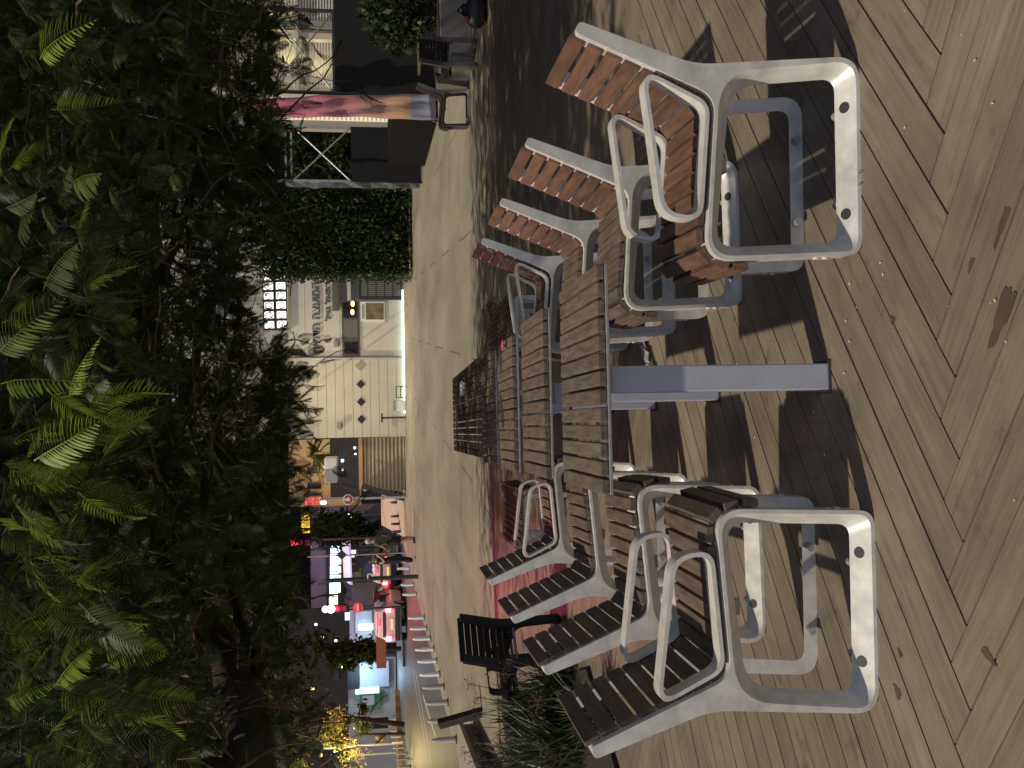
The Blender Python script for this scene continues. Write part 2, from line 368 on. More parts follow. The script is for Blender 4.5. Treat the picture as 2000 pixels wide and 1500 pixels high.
# ------------------------------------------------------------------ chairs
CW = .43
def make_chair(armed=True, name='slatted_chair'):
    r = thing(name, 'x', 'chair')
    HW = CW/2
    out = roundpoly([(0, 0, .05), (-.021, .476, .075), (.452, .440, .075), (.618, .846, .016), (.652, .836, .016), (.540, .50, .30), (.582, 0, .07)], 8)
    hB = roundpoly([(.046, .046, .04), (.027, .424, .055), (.500, .372, .10), (.534, .047, .04)], 8)
    hA = roundpoly([(.011, .012, .045), (-.008, .464, .07), (.520, .424, .13), (.568, .011, .06)], 8)
    X0 = .29
    for sgn in (-1, 1):
        yo, yi = sgn*HW, sgn*(HW - .062)
        b = MB(); n, m = len(out), len(hA)
        vo = [(p.x - X0, yo, p.y) for p in out]; vi = [(p.x - X0, yi, p.y) for p in out]
        va = [(p.x - X0, yo, p.y) for p in hA]; vb = [(p.x - X0, yi, p.y) for p in hB]
        base = 0; b.v = [Vector(x) for x in vo + vi + va + vb]
        O, I, A, B = 0, n, 2*n, 2*n + m
        f = [(O + i, O + (i + 1) % n, I + (i + 1) % n, I + i) for i in range(n)] + [(A + i, A + (i + 1) % m, B + (i + 1) % m, B + i) for i in range(m)]
        for (oo, hh, pl, hl) in ((O, A, out, hA), (I, B, out, hB)):
            tri = tessellate_polygon([[Vector((p.x, p.y, 0)) for p in pl], [Vector((p.x, p.y, 0)) for p in hl]])
            f += [tuple((oo + k) if k < n else (hh + k - n) for k in t) for t in tri]
        b.f = f; b.m = [0]*len(f)
        fr = b.build('side_frame', M_['alu'], r, smooth=35, local=True)
        bv = fr.modifiers.new('bevel', 'BEVEL'); bv.width = .0025; bv.segments = 2; bv.limit_method = 'ANGLE'; bv.angle_limit = rad(45)
        for s_ in (.125, .44):
            bb = MB(); c = Vector((s_ - X0, sgn*(HW - .034), .0305)); d = Vector((0, sgn*.52, .85)).normalized()
            bb.tube([c - d*.004, c + d*.0015], .0165, 18); bb.build('bolt', M_['darkgrey'], fr, smooth=30, local=True)
        for s_ in (.16, .43):
            MB().tube([(s_ - X0, yi + sgn*.004, .030), (s_ - X0, yi - sgn*.030, .030)], .013, 14).build('bolt_end', M_['steel'], fr, smooth=40, local=True)
        for z_ in (.100, .128): MB().tube([(-.006 - X0 + .004, sgn*(HW - .031), z_), (-.006 - X0 - .004, sgn*(HW - .031), z_)], .0105, 14).build('bolt', M_['alu'], fr, smooth=40, local=True)
        if armed:
            oa = roundpoly([(.526, .652, .035), (.432, .452, .06), (.092, .480, .05), (.108, .600, .07)], 8)
            ia = roundpoly([(.508, .640, .028), (.425, .464, .05), (.105, .491, .042), (.120, .588, .06)], 8)
            k = len(oa); b = MB(); y0, y1 = sgn*HW, sgn*(HW - .056)
            b.v = [Vector((p.x - X0, y, p.y + .004)) for (pl, y) in ((oa, y0), (oa, y1), (ia, y1), (ia, y0)) for p in pl]
            b.f = [(a*k + i, a*k + (i + 1) % k, ((a + 1) % 4)*k + (i + 1) % k, ((a + 1) % 4)*k + i) for a in range(4) for i in range(k)]; b.m = [0]*len(b.f)
            b.build('armrest', M_['alu'], r, smooth=50, local=True)
    path = [Vector(p) for p in ((.618, .858), (.560, .716), (.500, .568), (.474, .502), (.452, .470), (.415, .455), (.268, .468), (.111, .482), (.050, .487), (.005, .474), (-.022, .440), (-.032, .395), (-.032, .340))]
    cum = [0]
    for a, c in zip(path, path[1:]): cum.append(cum[-1] + (c - a).length)
    def pt(d):
        for i in range(len(path) - 1):
            if d <= cum[i + 1] or i == len(path) - 2:
                t = (d - cum[i])/(cum[i + 1] - cum[i]); tg = (path[i + 1] - path[i]).normalized(); return path[i].lerp(path[i + 1], t), tg
    back, seat = MB(), MB(); ns = 18; pitch = (cum[-1] - .046)/(ns - 1)
    for i in range(ns):
        c, tg = pt(.023 + pitch*i); c2, _ = pt(.023 + pitch*i + .012); c1, _ = pt(max(0, .023 + pitch*i - .012)); tg = (c2 - c1).normalized()
        T = Vector((tg.x, 0, tg.y)); Nn = Vector((0, 1, 0)).cross(T)
        Rm = Matrix((T, Vector((0, 1, 0)), Nn)).transposed()
        (back if i < 8 else seat).box((c.x - X0, 0, c.y), (pitch - (.0105 if i < 8 else .0115), CW - .045, .017 if i < 8 else .024), 0, 0, Rm)
    back.build('backrest', M_['slat'], r, bevel=.003, local=True); seat.build('seat', M_['slat'], r, bevel=.003, local=True)
    for (s_, w_) in ((.27, .045), (.487, .03)): MB().box((s_ - X0, 0, .399), (w_, CW - .11, .02)).build('cross_rail', M_['alu_dark'], r, local=True)
    return r
def put(proto, used, x, y, rz, label, group):
    o = proto if not used[0] else copy_tree(proto); used[0] = True
    o.location = (x, y, 0); o.rotation_euler = (0, 0, rz); o['label'] = label; o['group'] = group; return o
armed, plain, ua, up_ = make_chair(True), make_chair(False, 'armless_chair'), [False], [False]
def rchair(Xtop, Yn, deg, a, label, grp='chairs along the tables'):      # Xtop,Yn: near top corner of the back
    put(armed if a else plain, ua if a else up_, Xtop - .355*math.cos(rad(deg)) - .215*math.sin(rad(deg)), Yn + .215*math.cos(rad(deg)) - .355*math.sin(rad(deg)), rad(deg), label, grp)
def lchair(Xtop, Yn, deg, a, label, grp='chairs along the tables'):
    th = rad(180 + deg); c, s_ = math.cos(th), math.sin(th)   # local near-top corner is (.36,.215)
    put(armed if a else plain, ua if a else up_, Xtop - (.355*c - .215*s_), Yn - (.355*s_ + .215*c), th, label, grp)
rchair(1.007, 2.455, 0, True, 'nearest reddish slatted armchair right of the front table, slats facing left')
rchair(.938, 3.385, 3, False, 'armless slatted chair just behind the nearest right armchair')
rchair(.874, 4.19, 2, False, 'armless pink-lit slatted chair, third from the front in the right row')
rchair(.829, 5.06, 2, True, 'shaded slatted armchair at the far end of the right row')
lchair(-1.025, 2.40, 1, True, 'nearest dark slatted armchair left of the front table, cut by the frame')
lchair(-1.043, 3.17, 4, False, 'armless slatted chair beside tall grass, second in the left row')
lchair(-1.076, 4.00, 4, False, 'armless slatted chair, third from the front in the left row')
lchair(-1.102, 4.90, 3, True, 'shaded slatted armchair at the far end of the left row')
# a lone dark chair turned away beyond the left row
o = put(armed, ua, -2.25, 7.28, rad(-42), 'lone dark slatted armchair seen from behind beyond the tall grass', 'chairs along the tables')
def recolor_(): pass
def recolor(root, mp_):
    for ch in root.children:
        ch.data = ch.data.copy() if ch.type == 'MESH' else ch.data
        for k, s_ in enumerate(ch.data.materials):
            if s_.name in mp_: ch.data.materials[k] = mp_[s_.name]
        recolor(ch, mp_)
for ob in list(COL.objects):
    if ob.parent is None and ob.get('group') == 'chairs along the tables' and ob.location.x < -.3: recolor(ob, {'oiled_wood': M_['slat_grey']})
for ob in list(COL.objects):
    if ob.parent is None and ob.get('group') == 'chairs along the tables' and ob.location.x > 0 and ob.location.y > 2.8:
        for ch in ob.children:
            if ch.name.startswith('seat'): ch.data = ch.data.copy(); ch.data.materials[0] = M_['slat_grey']
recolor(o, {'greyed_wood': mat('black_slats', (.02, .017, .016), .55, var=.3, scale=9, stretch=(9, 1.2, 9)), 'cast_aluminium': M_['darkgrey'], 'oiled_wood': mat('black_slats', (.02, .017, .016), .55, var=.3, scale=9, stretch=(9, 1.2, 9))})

# ------------------------------------------------------------------ tables and benches
def make_table(W_=.69, D=.575, posts=1, name='slatted_table'):
    r = thing(name, 'x', 'table'); b = MB(); n = 13; p = W_/n
    for i in range(n): b.box((-W_/2 + p*(i + .5), random.uniform(-.002, .002), .752 + random.uniform(-.001, .001)), (p - .0085, D, .026), random.uniform(-.003, .003))
    b.build('tabletop', M_['top'], r, bevel=.004, local=True)
    b = MB(); W2 = W_ - .004
    for sy in (-1, 1): b.box((0, sy*(D/2 - .006), .7335), (W2, .02, .010))
    for sx in (-1, 1): b.box((sx*(W2/2 - .03), 0, .7325), (.04, D - .04, .012))
    b.box((0, 0, .7255), (.08, D - .08, .025)); b.build('frame', M_['alu_dark'], r, bevel=.002, local=True)
    for k in range(posts):
        b = MB(); yy = -D/2 + .11 if k == 0 else D/2 - .15
        b.box((0, yy, .356), (.082, .075, .712)); b.build('post', M_['post'], r, bevel=.004, local=True)
        b = MB(); b.box((0, yy, .004), (.10, .092, .008)); b.build('foot_plate', M_['darkgrey'], r, local=True)
    return r
tb, ut = make_table(), [False]
for (x, y, rz, lab) in ((0, 2.872, 2.4, 'nearest brown slatted table standing on a grey post'), (-.05, 3.822, 2.6, 'brown slatted table right behind the nearest one'),
                        (-.11, 4.725, 3, 'shaded slatted table, third from the front'), (-.156, 5.64, 4, 'dark slatted table, fourth from the front, before the long ones')):
    put(tb, ut, x, y, rad(rz), lab, 'slatted tables in a row')
t5 = make_table(.70, 1.20, 2, 'long_table'); t5.location = (-.19, 6.78, 0); t5.rotation_euler = (0, 0, rad(3)); tag(t5, 'long slatted table holding the checked packet, nearer of two', group='long tables end to end')
t6 = copy_tree(t5); t6.location = (-.255, 8.03, 0); tag(t6, 'far long slatted table at the end of the table row')
def make_bench(Lb, name='slatted_bench'):
    r = thing(name, 'x', 'bench'); b = MB(); Wb = .44; n = 9
    for i in range(n):
        x = -Wb/2 + Wb/n*(i + .5); z = .44 + .022*(2*x/Wb)**2
        b.box((x, 0, z), (Wb/n - .009, Lb, .02))
    for k in range(3): b.box((-Wb/2 - .012 - .006*k, 0, .438 - .042*k), (.018, Lb, .035))
    b.build('seat', M_['slat'], r, bevel=.003, local=True)
    for sy in (-1, 1):
        b = MB(); y = sy*(Lb/2 - .06)
        ring = roundpoly([(-.2, 0, .04), (-.2, .425, .05), (.2, .425, .05), (.2, 0, .04)], 5); inn = roundpoly([(-.165, .035, .03), (-.165, .39, .04), (.165, .39, .04), (.165, .035, .03)], 5)
        k = len(ring); b.v = [Vector((p.x, yy, p.y)) for (pl, yy) in ((ring, y - .02), (ring, y + .02), (inn, y + .02), (inn, y - .02)) for p in pl]
        b.f = [(a*k + i, a*k + (i + 1) % k, ((a + 1) % 4)*k + (i + 1) % k, ((a + 1) % 4)*k + i) for a in range(4) for i in range(k)]; b.m = [0]*len(b.f)
        b.build('side_frame', M_['alu'], r, smooth=40, local=True)
    return r
b1 = make_bench(.98); b1.location = (.46, 7.2, 0); b1.rotation_euler = (0, 0, rad(2)); tag(b1, 'nearer backless slatted bench right of the long tables', group='slatted benches')
b2_ = copy_tree(b1); b2_.location = (.53, 8.2, 0); tag(b2_, 'far backless slatted bench right of the long tables')
b3 = copy_tree(b1); b3.location = (-1.02, 6.85, 0); b3.rotation_euler = (0, 0, rad(183)); tag(b3, 'backless slatted bench left of the tables, lit pink')

# ------------------------------------------------------------------ small things on the deck and tables
b = MB(); c = P(906, 756, 7.3); b.box((c.x, c.y, .781), (.10, .16, .03), rad(8))
ck = bpy.data.materials.new('blue_check'); ck.use_nodes = True; n = ck.node_tree.nodes; tc_ = n.new('ShaderNodeTexCoord'); cx_ = n.new('ShaderNodeTexChecker'); cx_.inputs['Scale'].default_value = 60; cx_.inputs[1].default_value = (.7, .75, .85, 1); cx_.inputs[2].default_value = (.08, .1, .2, 1)
ck.node_tree.links.new(tc_.outputs['Object'], cx_.inputs[0]); ck.node_tree.links.new(cx_.outputs[0], n['Principled BSDF'].inputs[0])
tag(b.build('packet', ck, bevel=.004), 'small blue and white checked packet lying on the long table', 'packet')
b = MB(); c = G(941, 721, .77); b.sphere((c.x, c.y, .789), .024, 10, 0, (1, 1, 1.15))
for k in range(5): a = k*1.25; b.bar((c.x, c.y, .789), (c.x + .07*math.cos(a), c.y + .05*math.sin(a), .770 + .03*(k % 2)), .004, .006)
tag(b.build('dry_flower', M_['twig'], smooth=40), 'dry spiky brown seed head lying on the edge of the dark table', 'seed head')
def blossom(name, c, r_, m, label):
    b = MB()
    for k in range(6):
        a = k*1.05 + .3; d = Vector((math.cos(a), math.sin(a), .35)); e = Vector((-math.sin(a), math.cos(a), 0))*r_*.45; o_ = Vector(c)
        b.add([o_, o_ + d*r_*.6 + e, o_ + d*r_ + Vector((0, 0, -.004)), o_ + d*r_*.6 - e], [(0, 1, 2, 3)])
    b.sphere(c, r_*.28, 8); return tag(b.build(name, m, fix=False), label, 'flower')
pk = mat('pink_petal', (.75, .10, .14), .6); c = P(1021, 672, 4.36); blossom('fallen_flower', (.20, 4.63, .779), .035, pk, 'bright pink blossom at the right end of the third table')
b = MB(); A = G(1262, 662); B = G(1282, 735); pts = [A.lerp(B, k/8) + Vector((.012*math.sin(k*2), .01*math.cos(k*3), .02 + .016*(k % 2))) for k in range(9)]
vs = []; 
for k, p in enumerate(pts): vs += [p + Vector((-.01, -.045, 0)), p + Vector((.01, .045, .012*((k + 1) % 2)))]
b.add(vs, [(2*k, 2*k + 1, 2*k + 3, 2*k + 2) for k in range(8)])
foil = b.build('paper_strip', mat('silver_paper', (.62, .63, .65), .35, .5, var=.3, scale=20), fix=False); so_ = foil.modifiers.new('thick', 'SOLIDIFY'); so_.thickness = .002
tag(foil, 'crumpled silvery paper strip lying on the deck under the tables', 'paper')
def dome(loc, label):
    r = thing('deck_lamp', label, 'lamp', loc, 0, 'round lamps on the deck')
    MB().lathe((0, 0, 0), [(.02, .0), (.105, .0), (.112, .02), (.10, .07), (.072, .11), (.03, .13), (.005, .134)], 24).build('shade', M_['white'], r, smooth=50, local=True)
    MB().lathe((0, -.085, .055), [(.002, -.03), (.03, -.025), (.034, 0), (.03, .025), (.002, .03)], 14).build('lens', M_['darkgrey'], r, smooth=60, local=True)
dome(G(1300, 1165), 'unlit white domed deck lamp between the left chairs'); dome(G(1232, 640), 'unlit white domed deck lamp under the third table')
# fallen petals: nobody could count them
pet = []
zones = [((1200, 520), (1480, 940), 60), ((1500, 520), (1760, 980), 40), ((1650, 30), (1960, 420), 9), ((1250, 900), (1500, 1450), 22), ((1760, 500), (1980, 1450), 7)]
for (a, c, n_) in zones:
    for _ in range(n_):
        g = G(random.uniform(a[0], c[0]), random.uniform(a[1], c[1])); s_ = random.choice([.001, .0012, .0015, .002, .0032]); rot = random.uniform(0, 6.3)
        pet.append(np.array(Matrix.Translation((g.x, g.y, .006)) @ Matrix.Rotation(rot, 4, 'Z') @ Matrix.Rotation(random.uniform(-.4, .4), 4, 'X') @ Matrix.Diagonal((s_*1.8, s_, s_, 1))))
pv = np.array([(-1, 0, 0), (0, -.9, .3), (1, 0, .1), (0, .9, .3), (0, 0, .9)]); pf = np.array([(0, 1, 4), (1, 2, 4), (2, 3, 4), (3, 0, 4)])
tag(proto_mesh('petal_litter', pv, pf, pet, mat('dry_petal', (.62, .55, .38), .7)), kind='stuff')
sm_ = mat('damp_stain', (.085, .066, .047), .55, var=.25, scale=9)
st = MB()
for (v, y, a_, b_, r_) in ((1962, 645, .075, .022, 150), (1968, 470, .05, .010, 150), (1905, 545, .020, .008, 150), (1748, 648, .012, .010, 40), (1915, 1310, .028, .011, 60), (1735, 1375, .022, .012, 40), (1742, 1300, .014, .007, 40)):
    c = G(v, y); n_ = 22; o_ = [Vector((c.x, c.y, .0026))]
    for k in range(n_):
        q = 6.283*k/n_; f_ = 1 + .22*math.sin(3*q + v) + .12*math.sin(7*q + y); x_, y_ = a_*f_*math.cos(q), b_*f_*math.sin(q); R_ = rad(r_); o_.append(Vector((c.x + x_*math.cos(R_) - y_*math.sin(R_), c.y + x_*math.sin(R_) + y_*math.cos(R_), .0026)))
    st.add(o_, [(0, k + 1, (k + 1) % n_ + 1) for k in range(n_)])
tag(st.build('deck_stain', sm_, fix=False), kind='structure')
lf = []
for (v, y) in ((1690, 375), (1694, 368), (1688, 382), (1310, 700), (1445, 640), (1640, 905)):
    g = G(v, y)
    for k in range(2): lf.append(np.array(Matrix.Translation((g.x + random.uniform(-.02, .02), g.y + random.uniform(-.02, .02), .008)) @ Matrix.Rotation(random.uniform(0, 6.3), 4, 'Z') @ Matrix.Rotation(random.uniform(-.6, .6), 4, 'X') @ Matrix.Diagonal((.010, .003, .006, 1))))
tag(proto_mesh('leaf_litter', pv, pf, lf, M_['pod']), kind='stuff')
# ------------------------------------------------------------------ foliage builders
def frond(seed, L=.42, pairs=15, droop=.35):
    r = random.Random(seed); vs, fs = [], []
    def ax(t): return Vector((L*t*(1 - .10*t), .03*L*math.sin(3*t + seed), -droop*L*t*t))
    for k in range(4):
        t0, t1 = k/4, (k + 1)/4; a, b = ax(t0), ax(t1); w0 = .0042*(1 - .6*t0); o = len(vs)
        vs += [a + Vector((0, w0, 0)), a - Vector((0, w0, 0)), b - Vector((0, w0*.8, 0)), b + Vector((0, w0*.8, 0))]; fs.append((o, o + 1, o + 2, o + 3))
    for i in range(pairs):
        t = .12 + .88*(i + .3)/pairs; c = ax(t); pl = L*.30*(math.sin(math.pi*min(1, t*.80 + .22)))**.7*r.uniform(.9, 1.08)
        for s_ in (-1, 1):
            dirv = Vector((.38 + .35*t, s_*.9, 0)).normalized(); wd = Vector((dirv.y*s_, -dirv.x*s_, 0)).normalized()
            o = len(vs); dz = r.uniform(.12, .4)
            for k, (q, wk) in enumerate(((0, .25), (.35, 1), (.75, .9), (1, .15))):
                p = c + dirv*pl*q + Vector((.12*pl*q*q, 0, -dz*pl*q*q)); h = .0058*wk*(L/.42)
                tw = Vector((wd.x, wd.y, .35*s_))*h
                vs += [p + tw, p - tw]
            for k in range(3): fs.append((o + 2*k, o + 2*k + 1, o + 2*k + 3, o + 2*k + 2))
    return np.array([tuple(v) for v in vs]), np.array(fs)
def R4(loc, yaw, pitch, roll, s_):
    return np.array(Matrix.Translation(loc) @ Matrix.Rotation(yaw, 4, 'Z') @ Matrix.Rotation(pitch, 4, 'Y') @ Matrix.Rotation(roll, 4, 'X') @ Matrix.Diagonal((s_, s_, s_, 1)))
def join_np(name, lists, m, parent):
    obs = [proto_mesh('tmp', a, b, T, m, v, None) for (a, b, T, v) in lists if len(T)]
    # concatenate in numpy
    V, Fc, A, o = [], [], [], 0
    for ob in obs:
        me = ob.data; n = len(me.vertices); co = np.empty(n*3, np.float32); me.vertices.foreach_get('co', co); V.append(co.reshape(-1, 3))
        k = len(me.loops); li = np.empty(k, np.int32); me.loops.foreach_get('vertex_index', li); Fc.append(li + o); o += n
        at = np.empty(n, np.float32); me.attributes['var'].data.foreach_get('value', at); A.append(at)
    V = np.concatenate(V); Fc = np.concatenate(Fc); A = np.concatenate(A)
    if parent: V = V - np.array(ROOTLOC(parent), np.float32)
    me = bpy.data.meshes.new(name); me.vertices.add(len(V)); me.vertices.foreach_set('co', V.ravel()); me.loops.add(len(Fc)); me.loops.foreach_set('vertex_index', Fc)
    npol = len(Fc)//4; me.polygons.add(npol); me.polygons.foreach_set('loop_start', np.arange(0, len(Fc), 4, dtype=np.int32)); me.polygons.foreach_set('loop_total', np.full(npol, 4, np.int32))
    a = me.attributes.new('var', 'FLOAT', 'POINT'); a.data.foreach_set('value', A); me.update(calc_edges=True); me.materials.append(m)
    for ob in obs:
        d = ob.data; bpy.data.objects.remove(ob); bpy.data.meshes.remove(d)
    ob = bpy.data.objects.new(name, me); COL.objects.link(ob); ob.parent = parent; return ob
def wander(p, d, n, step, jit, sag=0.):
    pts = [Vector(p)]; d = Vector(d).normalized()
    for _ in range(n):
        d = (d + Vector((random.gauss(0, jit), random.gauss(0, jit), random.gauss(0, jit) - sag))).normalized(); pts.append(pts[-1] + d*step)
    return pts

# ------------------------------------------------------------------ the big feathery tree over the deck
FR = [frond(k, .42, 19 + k % 3, .15 + .16*k) for k in range(4)]
tree = thing('feathery_tree', 'large dark feathery-leaved tree arching over the deck with hanging brown pods', 'tree', (-5.2, 6.6, 0))
tr = MB(); tr.tube([(-5.2, 6.6, -.05), (-5.1, 6.6, .6), (-4.8, 6.55, 1.4), (-4.3, 6.5, 2.1), P(465, 1560, 6.4)], [.34, .27, .24, .22, .20], 12)
tr.build('trunk', M_['bark'], tree, smooth=60)
limbs = [
    ([P(465, 1560, 6.4), P(462, 1450, 6.4), P(455, 1370, 6.4), P(430, 1290, 6.5), P(395, 1215, 6.7), P(330, 1120, 7), P(270, 980, 7.3), P(230, 800, 7.6), P(200, 600, 8)], .19, .03),
    ([P(448, 1340, 6.45), P(480, 1290, 6.7), P(470, 1240, 6.9), P(440, 1150, 7.2), P(430, 1050, 7.6)], .07, .02),
    ([P(455, 1500, 6.4), P(330, 1480, 6), P(200, 1400, 5.7), P(90, 1260, 5.5), P(20, 1100, 5.6)], .11, .03),
    ([P(330, 1120, 7), P(380, 980, 6.6), P(420, 850, 6.8), P(450, 700, 7.2), P(470, 560, 7.6)], .045, .012),
    ([P(270, 980, 7.3), P(330, 820, 7), P(400, 640, 6.6), P(440, 480, 6.4), P(480, 300, 6.5)], .05, .012),
    ([P(230, 800, 7.6), P(300, 560, 7.4), P(380, 380, 7), P(420, 200, 6.8), P(450, 60, 7)], .05, .014),
    ([P(200, 600, 8), P(220, 400, 8), P(260, 200, 8), P(320, 20, 8)], .05, .016),
    ([P(90, 1260, 5.5), P(140, 1050, 5.2), P(190, 850, 5.2), P(230, 650, 5.6)], .035, .01)]
lb = MB(); sticks = []
for pts, r0, r1 in limbs:
    # smooth the polyline
    q = []
    for i in range(len(pts) - 1):
        for k in range(4):
            t = k/4; a = pts[i - 1] if i else pts[i]; d = pts[i + 2] if i + 2 < len(pts) else pts[i + 1]; b_, c = pts[i], pts[i + 1]
            q.append(.5*((2*b_) + (c - a)*t + (2*a - 5*b_ + 4*c - d)*t*t + (3*b_ - a - 3*c + d)*t**3) + Vector([random.gauss(0, .015) for _ in range(3)]))
    q.append(pts[-1]); n = len(q); lb.tube(q, [r0 + (r1 - r0)*i/(n - 1) for i in range(n)], 9); sticks += q
    o = lb.build('branch', M_['bark'], tree, smooth=60); lb = MB()
tw = MB(); pods = MB()
def canopy_point():
    """a random point of the crown, anywhere from its near edge to its far side"""
    while True:
        Y = random.uniform(4.3, 12.5); v = random.uniform(-150, 560); y = random.uniform(-140, 1640)
        if Y < 4.6 + max(0, (v - 260))*.006: continue
        return P(v, y, Y), v, y, Y
twig_ends = []
for k in range(1300):
    c, v, y, Y = canopy_point()
    if Y < 5.3 or (v > 470 and 480 < y < 640): continue
    n = random.randint(5, 9); p = wander(c, (random.gauss(.2, 1), random.gauss(0, .7), random.gauss(-.05, .45)), n, random.uniform(.07, .15), .22, .04)
    r0 = random.uniform(.004, .013); tw.tube(p, [r0*(1 - .7*i/n) for i in range(n + 1)], 4, 0, False); twig_ends += p[2:]
tag(tw.build('twig_mass', M_['twig'], tree, smooth=60, fix=False), kind='stuff')
for k in range(1500):
    c, v, y, Y = canopy_point()
    Y = random.uniform(5.2, 7.5) if random.random() < .7 else Y; c = P(v, y, Y)
    if v < 60 or Y < 5.4 or v > 480: continue
    L = random.uniform(.05, .14); d = Vector((random.gauss(0, .28), random.gauss(0, .28), -1)).normalized(); sdv = d.cross(Vector((random.gauss(0, 1), random.gauss(0, 1), .1))).normalized(); w0 = random.uniform(.004, .010)
    vs = []
    for i, (q, wk) in enumerate(((0, .4), (.2, 1), (.5, .85), (.8, 1), (1, .3))): 
        pp = c + d*L*q + sdv*.05*L*math.sin(3*q); vs += [pp + sdv*w0*wk, pp - sdv*w0*wk]
    pods.add(vs, [(2*i, 2*i + 1, 2*i + 3, 2*i + 2) for i in range(4)])
tag(pods.build('seed_pods', M_['pod'], tree, fix=False), kind='stuff')
Ts = [[] for _ in range(4)]; Vs = [[] for _ in range(4)]
def addf(p, s_, var, yaw=None, pitch=None, roll=None, k=None):
    k = random.randrange(4) if k is None else k
    Ts[k].append(R4(p, random.uniform(0, 6.28) if yaw is None else yaw, random.gauss(.25, .5) if pitch is None else pitch, random.gauss(0, .6) if roll is None else roll, s_)); Vs[k].append(var)
for i in range(11000):
    c, v, y, Y = canopy_point()
    if v > 385 and y > 1140 and random.random() < .72: continue
    if 498 < v + 20 and v < 580 and 470 < y < 650 and random.random() < .93: continue
    addf(c, random.uniform(.34, .72)*(1 if Y > 5.5 else .85), random.uniform(0, .8))
for i in range(1500):                                   # added fronds, unseen above the view, put there to shade what hangs below
    c = Vector((random.uniform(-2.3, 8.5), random.uniform(4.7, 9.0), 0)); c.z = random.uniform(4.7, 6.4) + .28*(c.y - 4.7)
    addf(c, random.uniform(1.2, 2.0), random.uniform(0, .8))
for p in twig_ends[::3]: addf(p, random.uniform(.3, .65), random.uniform(0, .7))
for k in range(1500):
    v = random.uniform(360, 545); y = random.uniform(-60, 1560)
    if (480 < v + 15 and 470 < y < 650 and random.random() < .95) or (y > 1140 and random.random() < .8): continue
    addf(P(v, y, random.uniform(9, 12.5)), random.uniform(.5, .9), random.uniform(0, .8))
# the ragged lower fringe that hangs against the lit wall
for k in range(420):
    y = random.gauss(860, 330)
    if 480 < y < 640 and random.random() < .85: continue
    v = 500 + 48*math.exp(-((y - 790)/230)**2) + 25*math.exp(-((y - 160)/110)**2) + random.gauss(0, 30); v = min(v, 598); Y = random.uniform(6.2, 9)
    addf(P(v, y, Y), random.uniform(.26, .5), random.uniform(0, .5), None, random.gauss(.7, .5))
# individual nearer sprays that stand out
for (v, y, Y, s_, yaw, pitch, roll, var) in ((40, 60, 4.5, 1.05, 1.2, .5, .4, .75), (90, 540, 4.7, 1.15, -1.1, .5, .5, .8), (150, 470, 5.0, 1.0, .4, .6, -.4, .6), (30, 300, 4.6, .6, .6, .3, .3, 1), (130, 920, 4.6, .8, 2.2, .6, .4, 1),
        (40, 980, 4.5, .6, 2.4, .5, .2, 1), (200, 1040, 4.9, 1.0, 2.9, .5, .3, .75), (180, 1240, 4.6, .8, 1.9, .5, .3, 1), (230, 1190, 4.8, .75, .8, .4, .6, 1), (220, 1320, 4.7, 1.0, 2.2, .6, .2, .95), (260, 1400, 4.9, 1.1, 2.6, .5, .4, .75),
        (60, 1420, 4.5, 1.0, .7, .5, .4, 1), (30, 1180, 4.6, .9, 1.4, .5, .2, .95), (120, 1330, 4.7, .9, 2.6, .5, .2, .9), (250, 640, 5.4, 1.1, .2, .6, .2, .5), (330, 620, 5.6, 1.1, .4, .5, .1, .45), (330, 1060, 5.6, 1.0, 1.7, .6, .3, .6), (380, 1000, 5.8, .9, .9, .6, .3, .6)):
    addf(P(v, y, Y), s_, var, yaw, pitch, roll)
for k in range(170):  # brighter leaf tones gathered here stand in for lamplight on the crown
    v = random.uniform(-20, 190); y = random.triangular(-40, 1540, 1400); Y = random.uniform(4.3, 5.2); addf(P(v, y, Y), random.uniform(.55, 1.0), random.uniform(.65, 1.0), None, random.gauss(.5, .3), random.gauss(.2, .4))
join_np('crown', [(FR[k][0], FR[k][1], Ts[k], Vs[k]) for k in range(4)], M_['leaf'], tree)

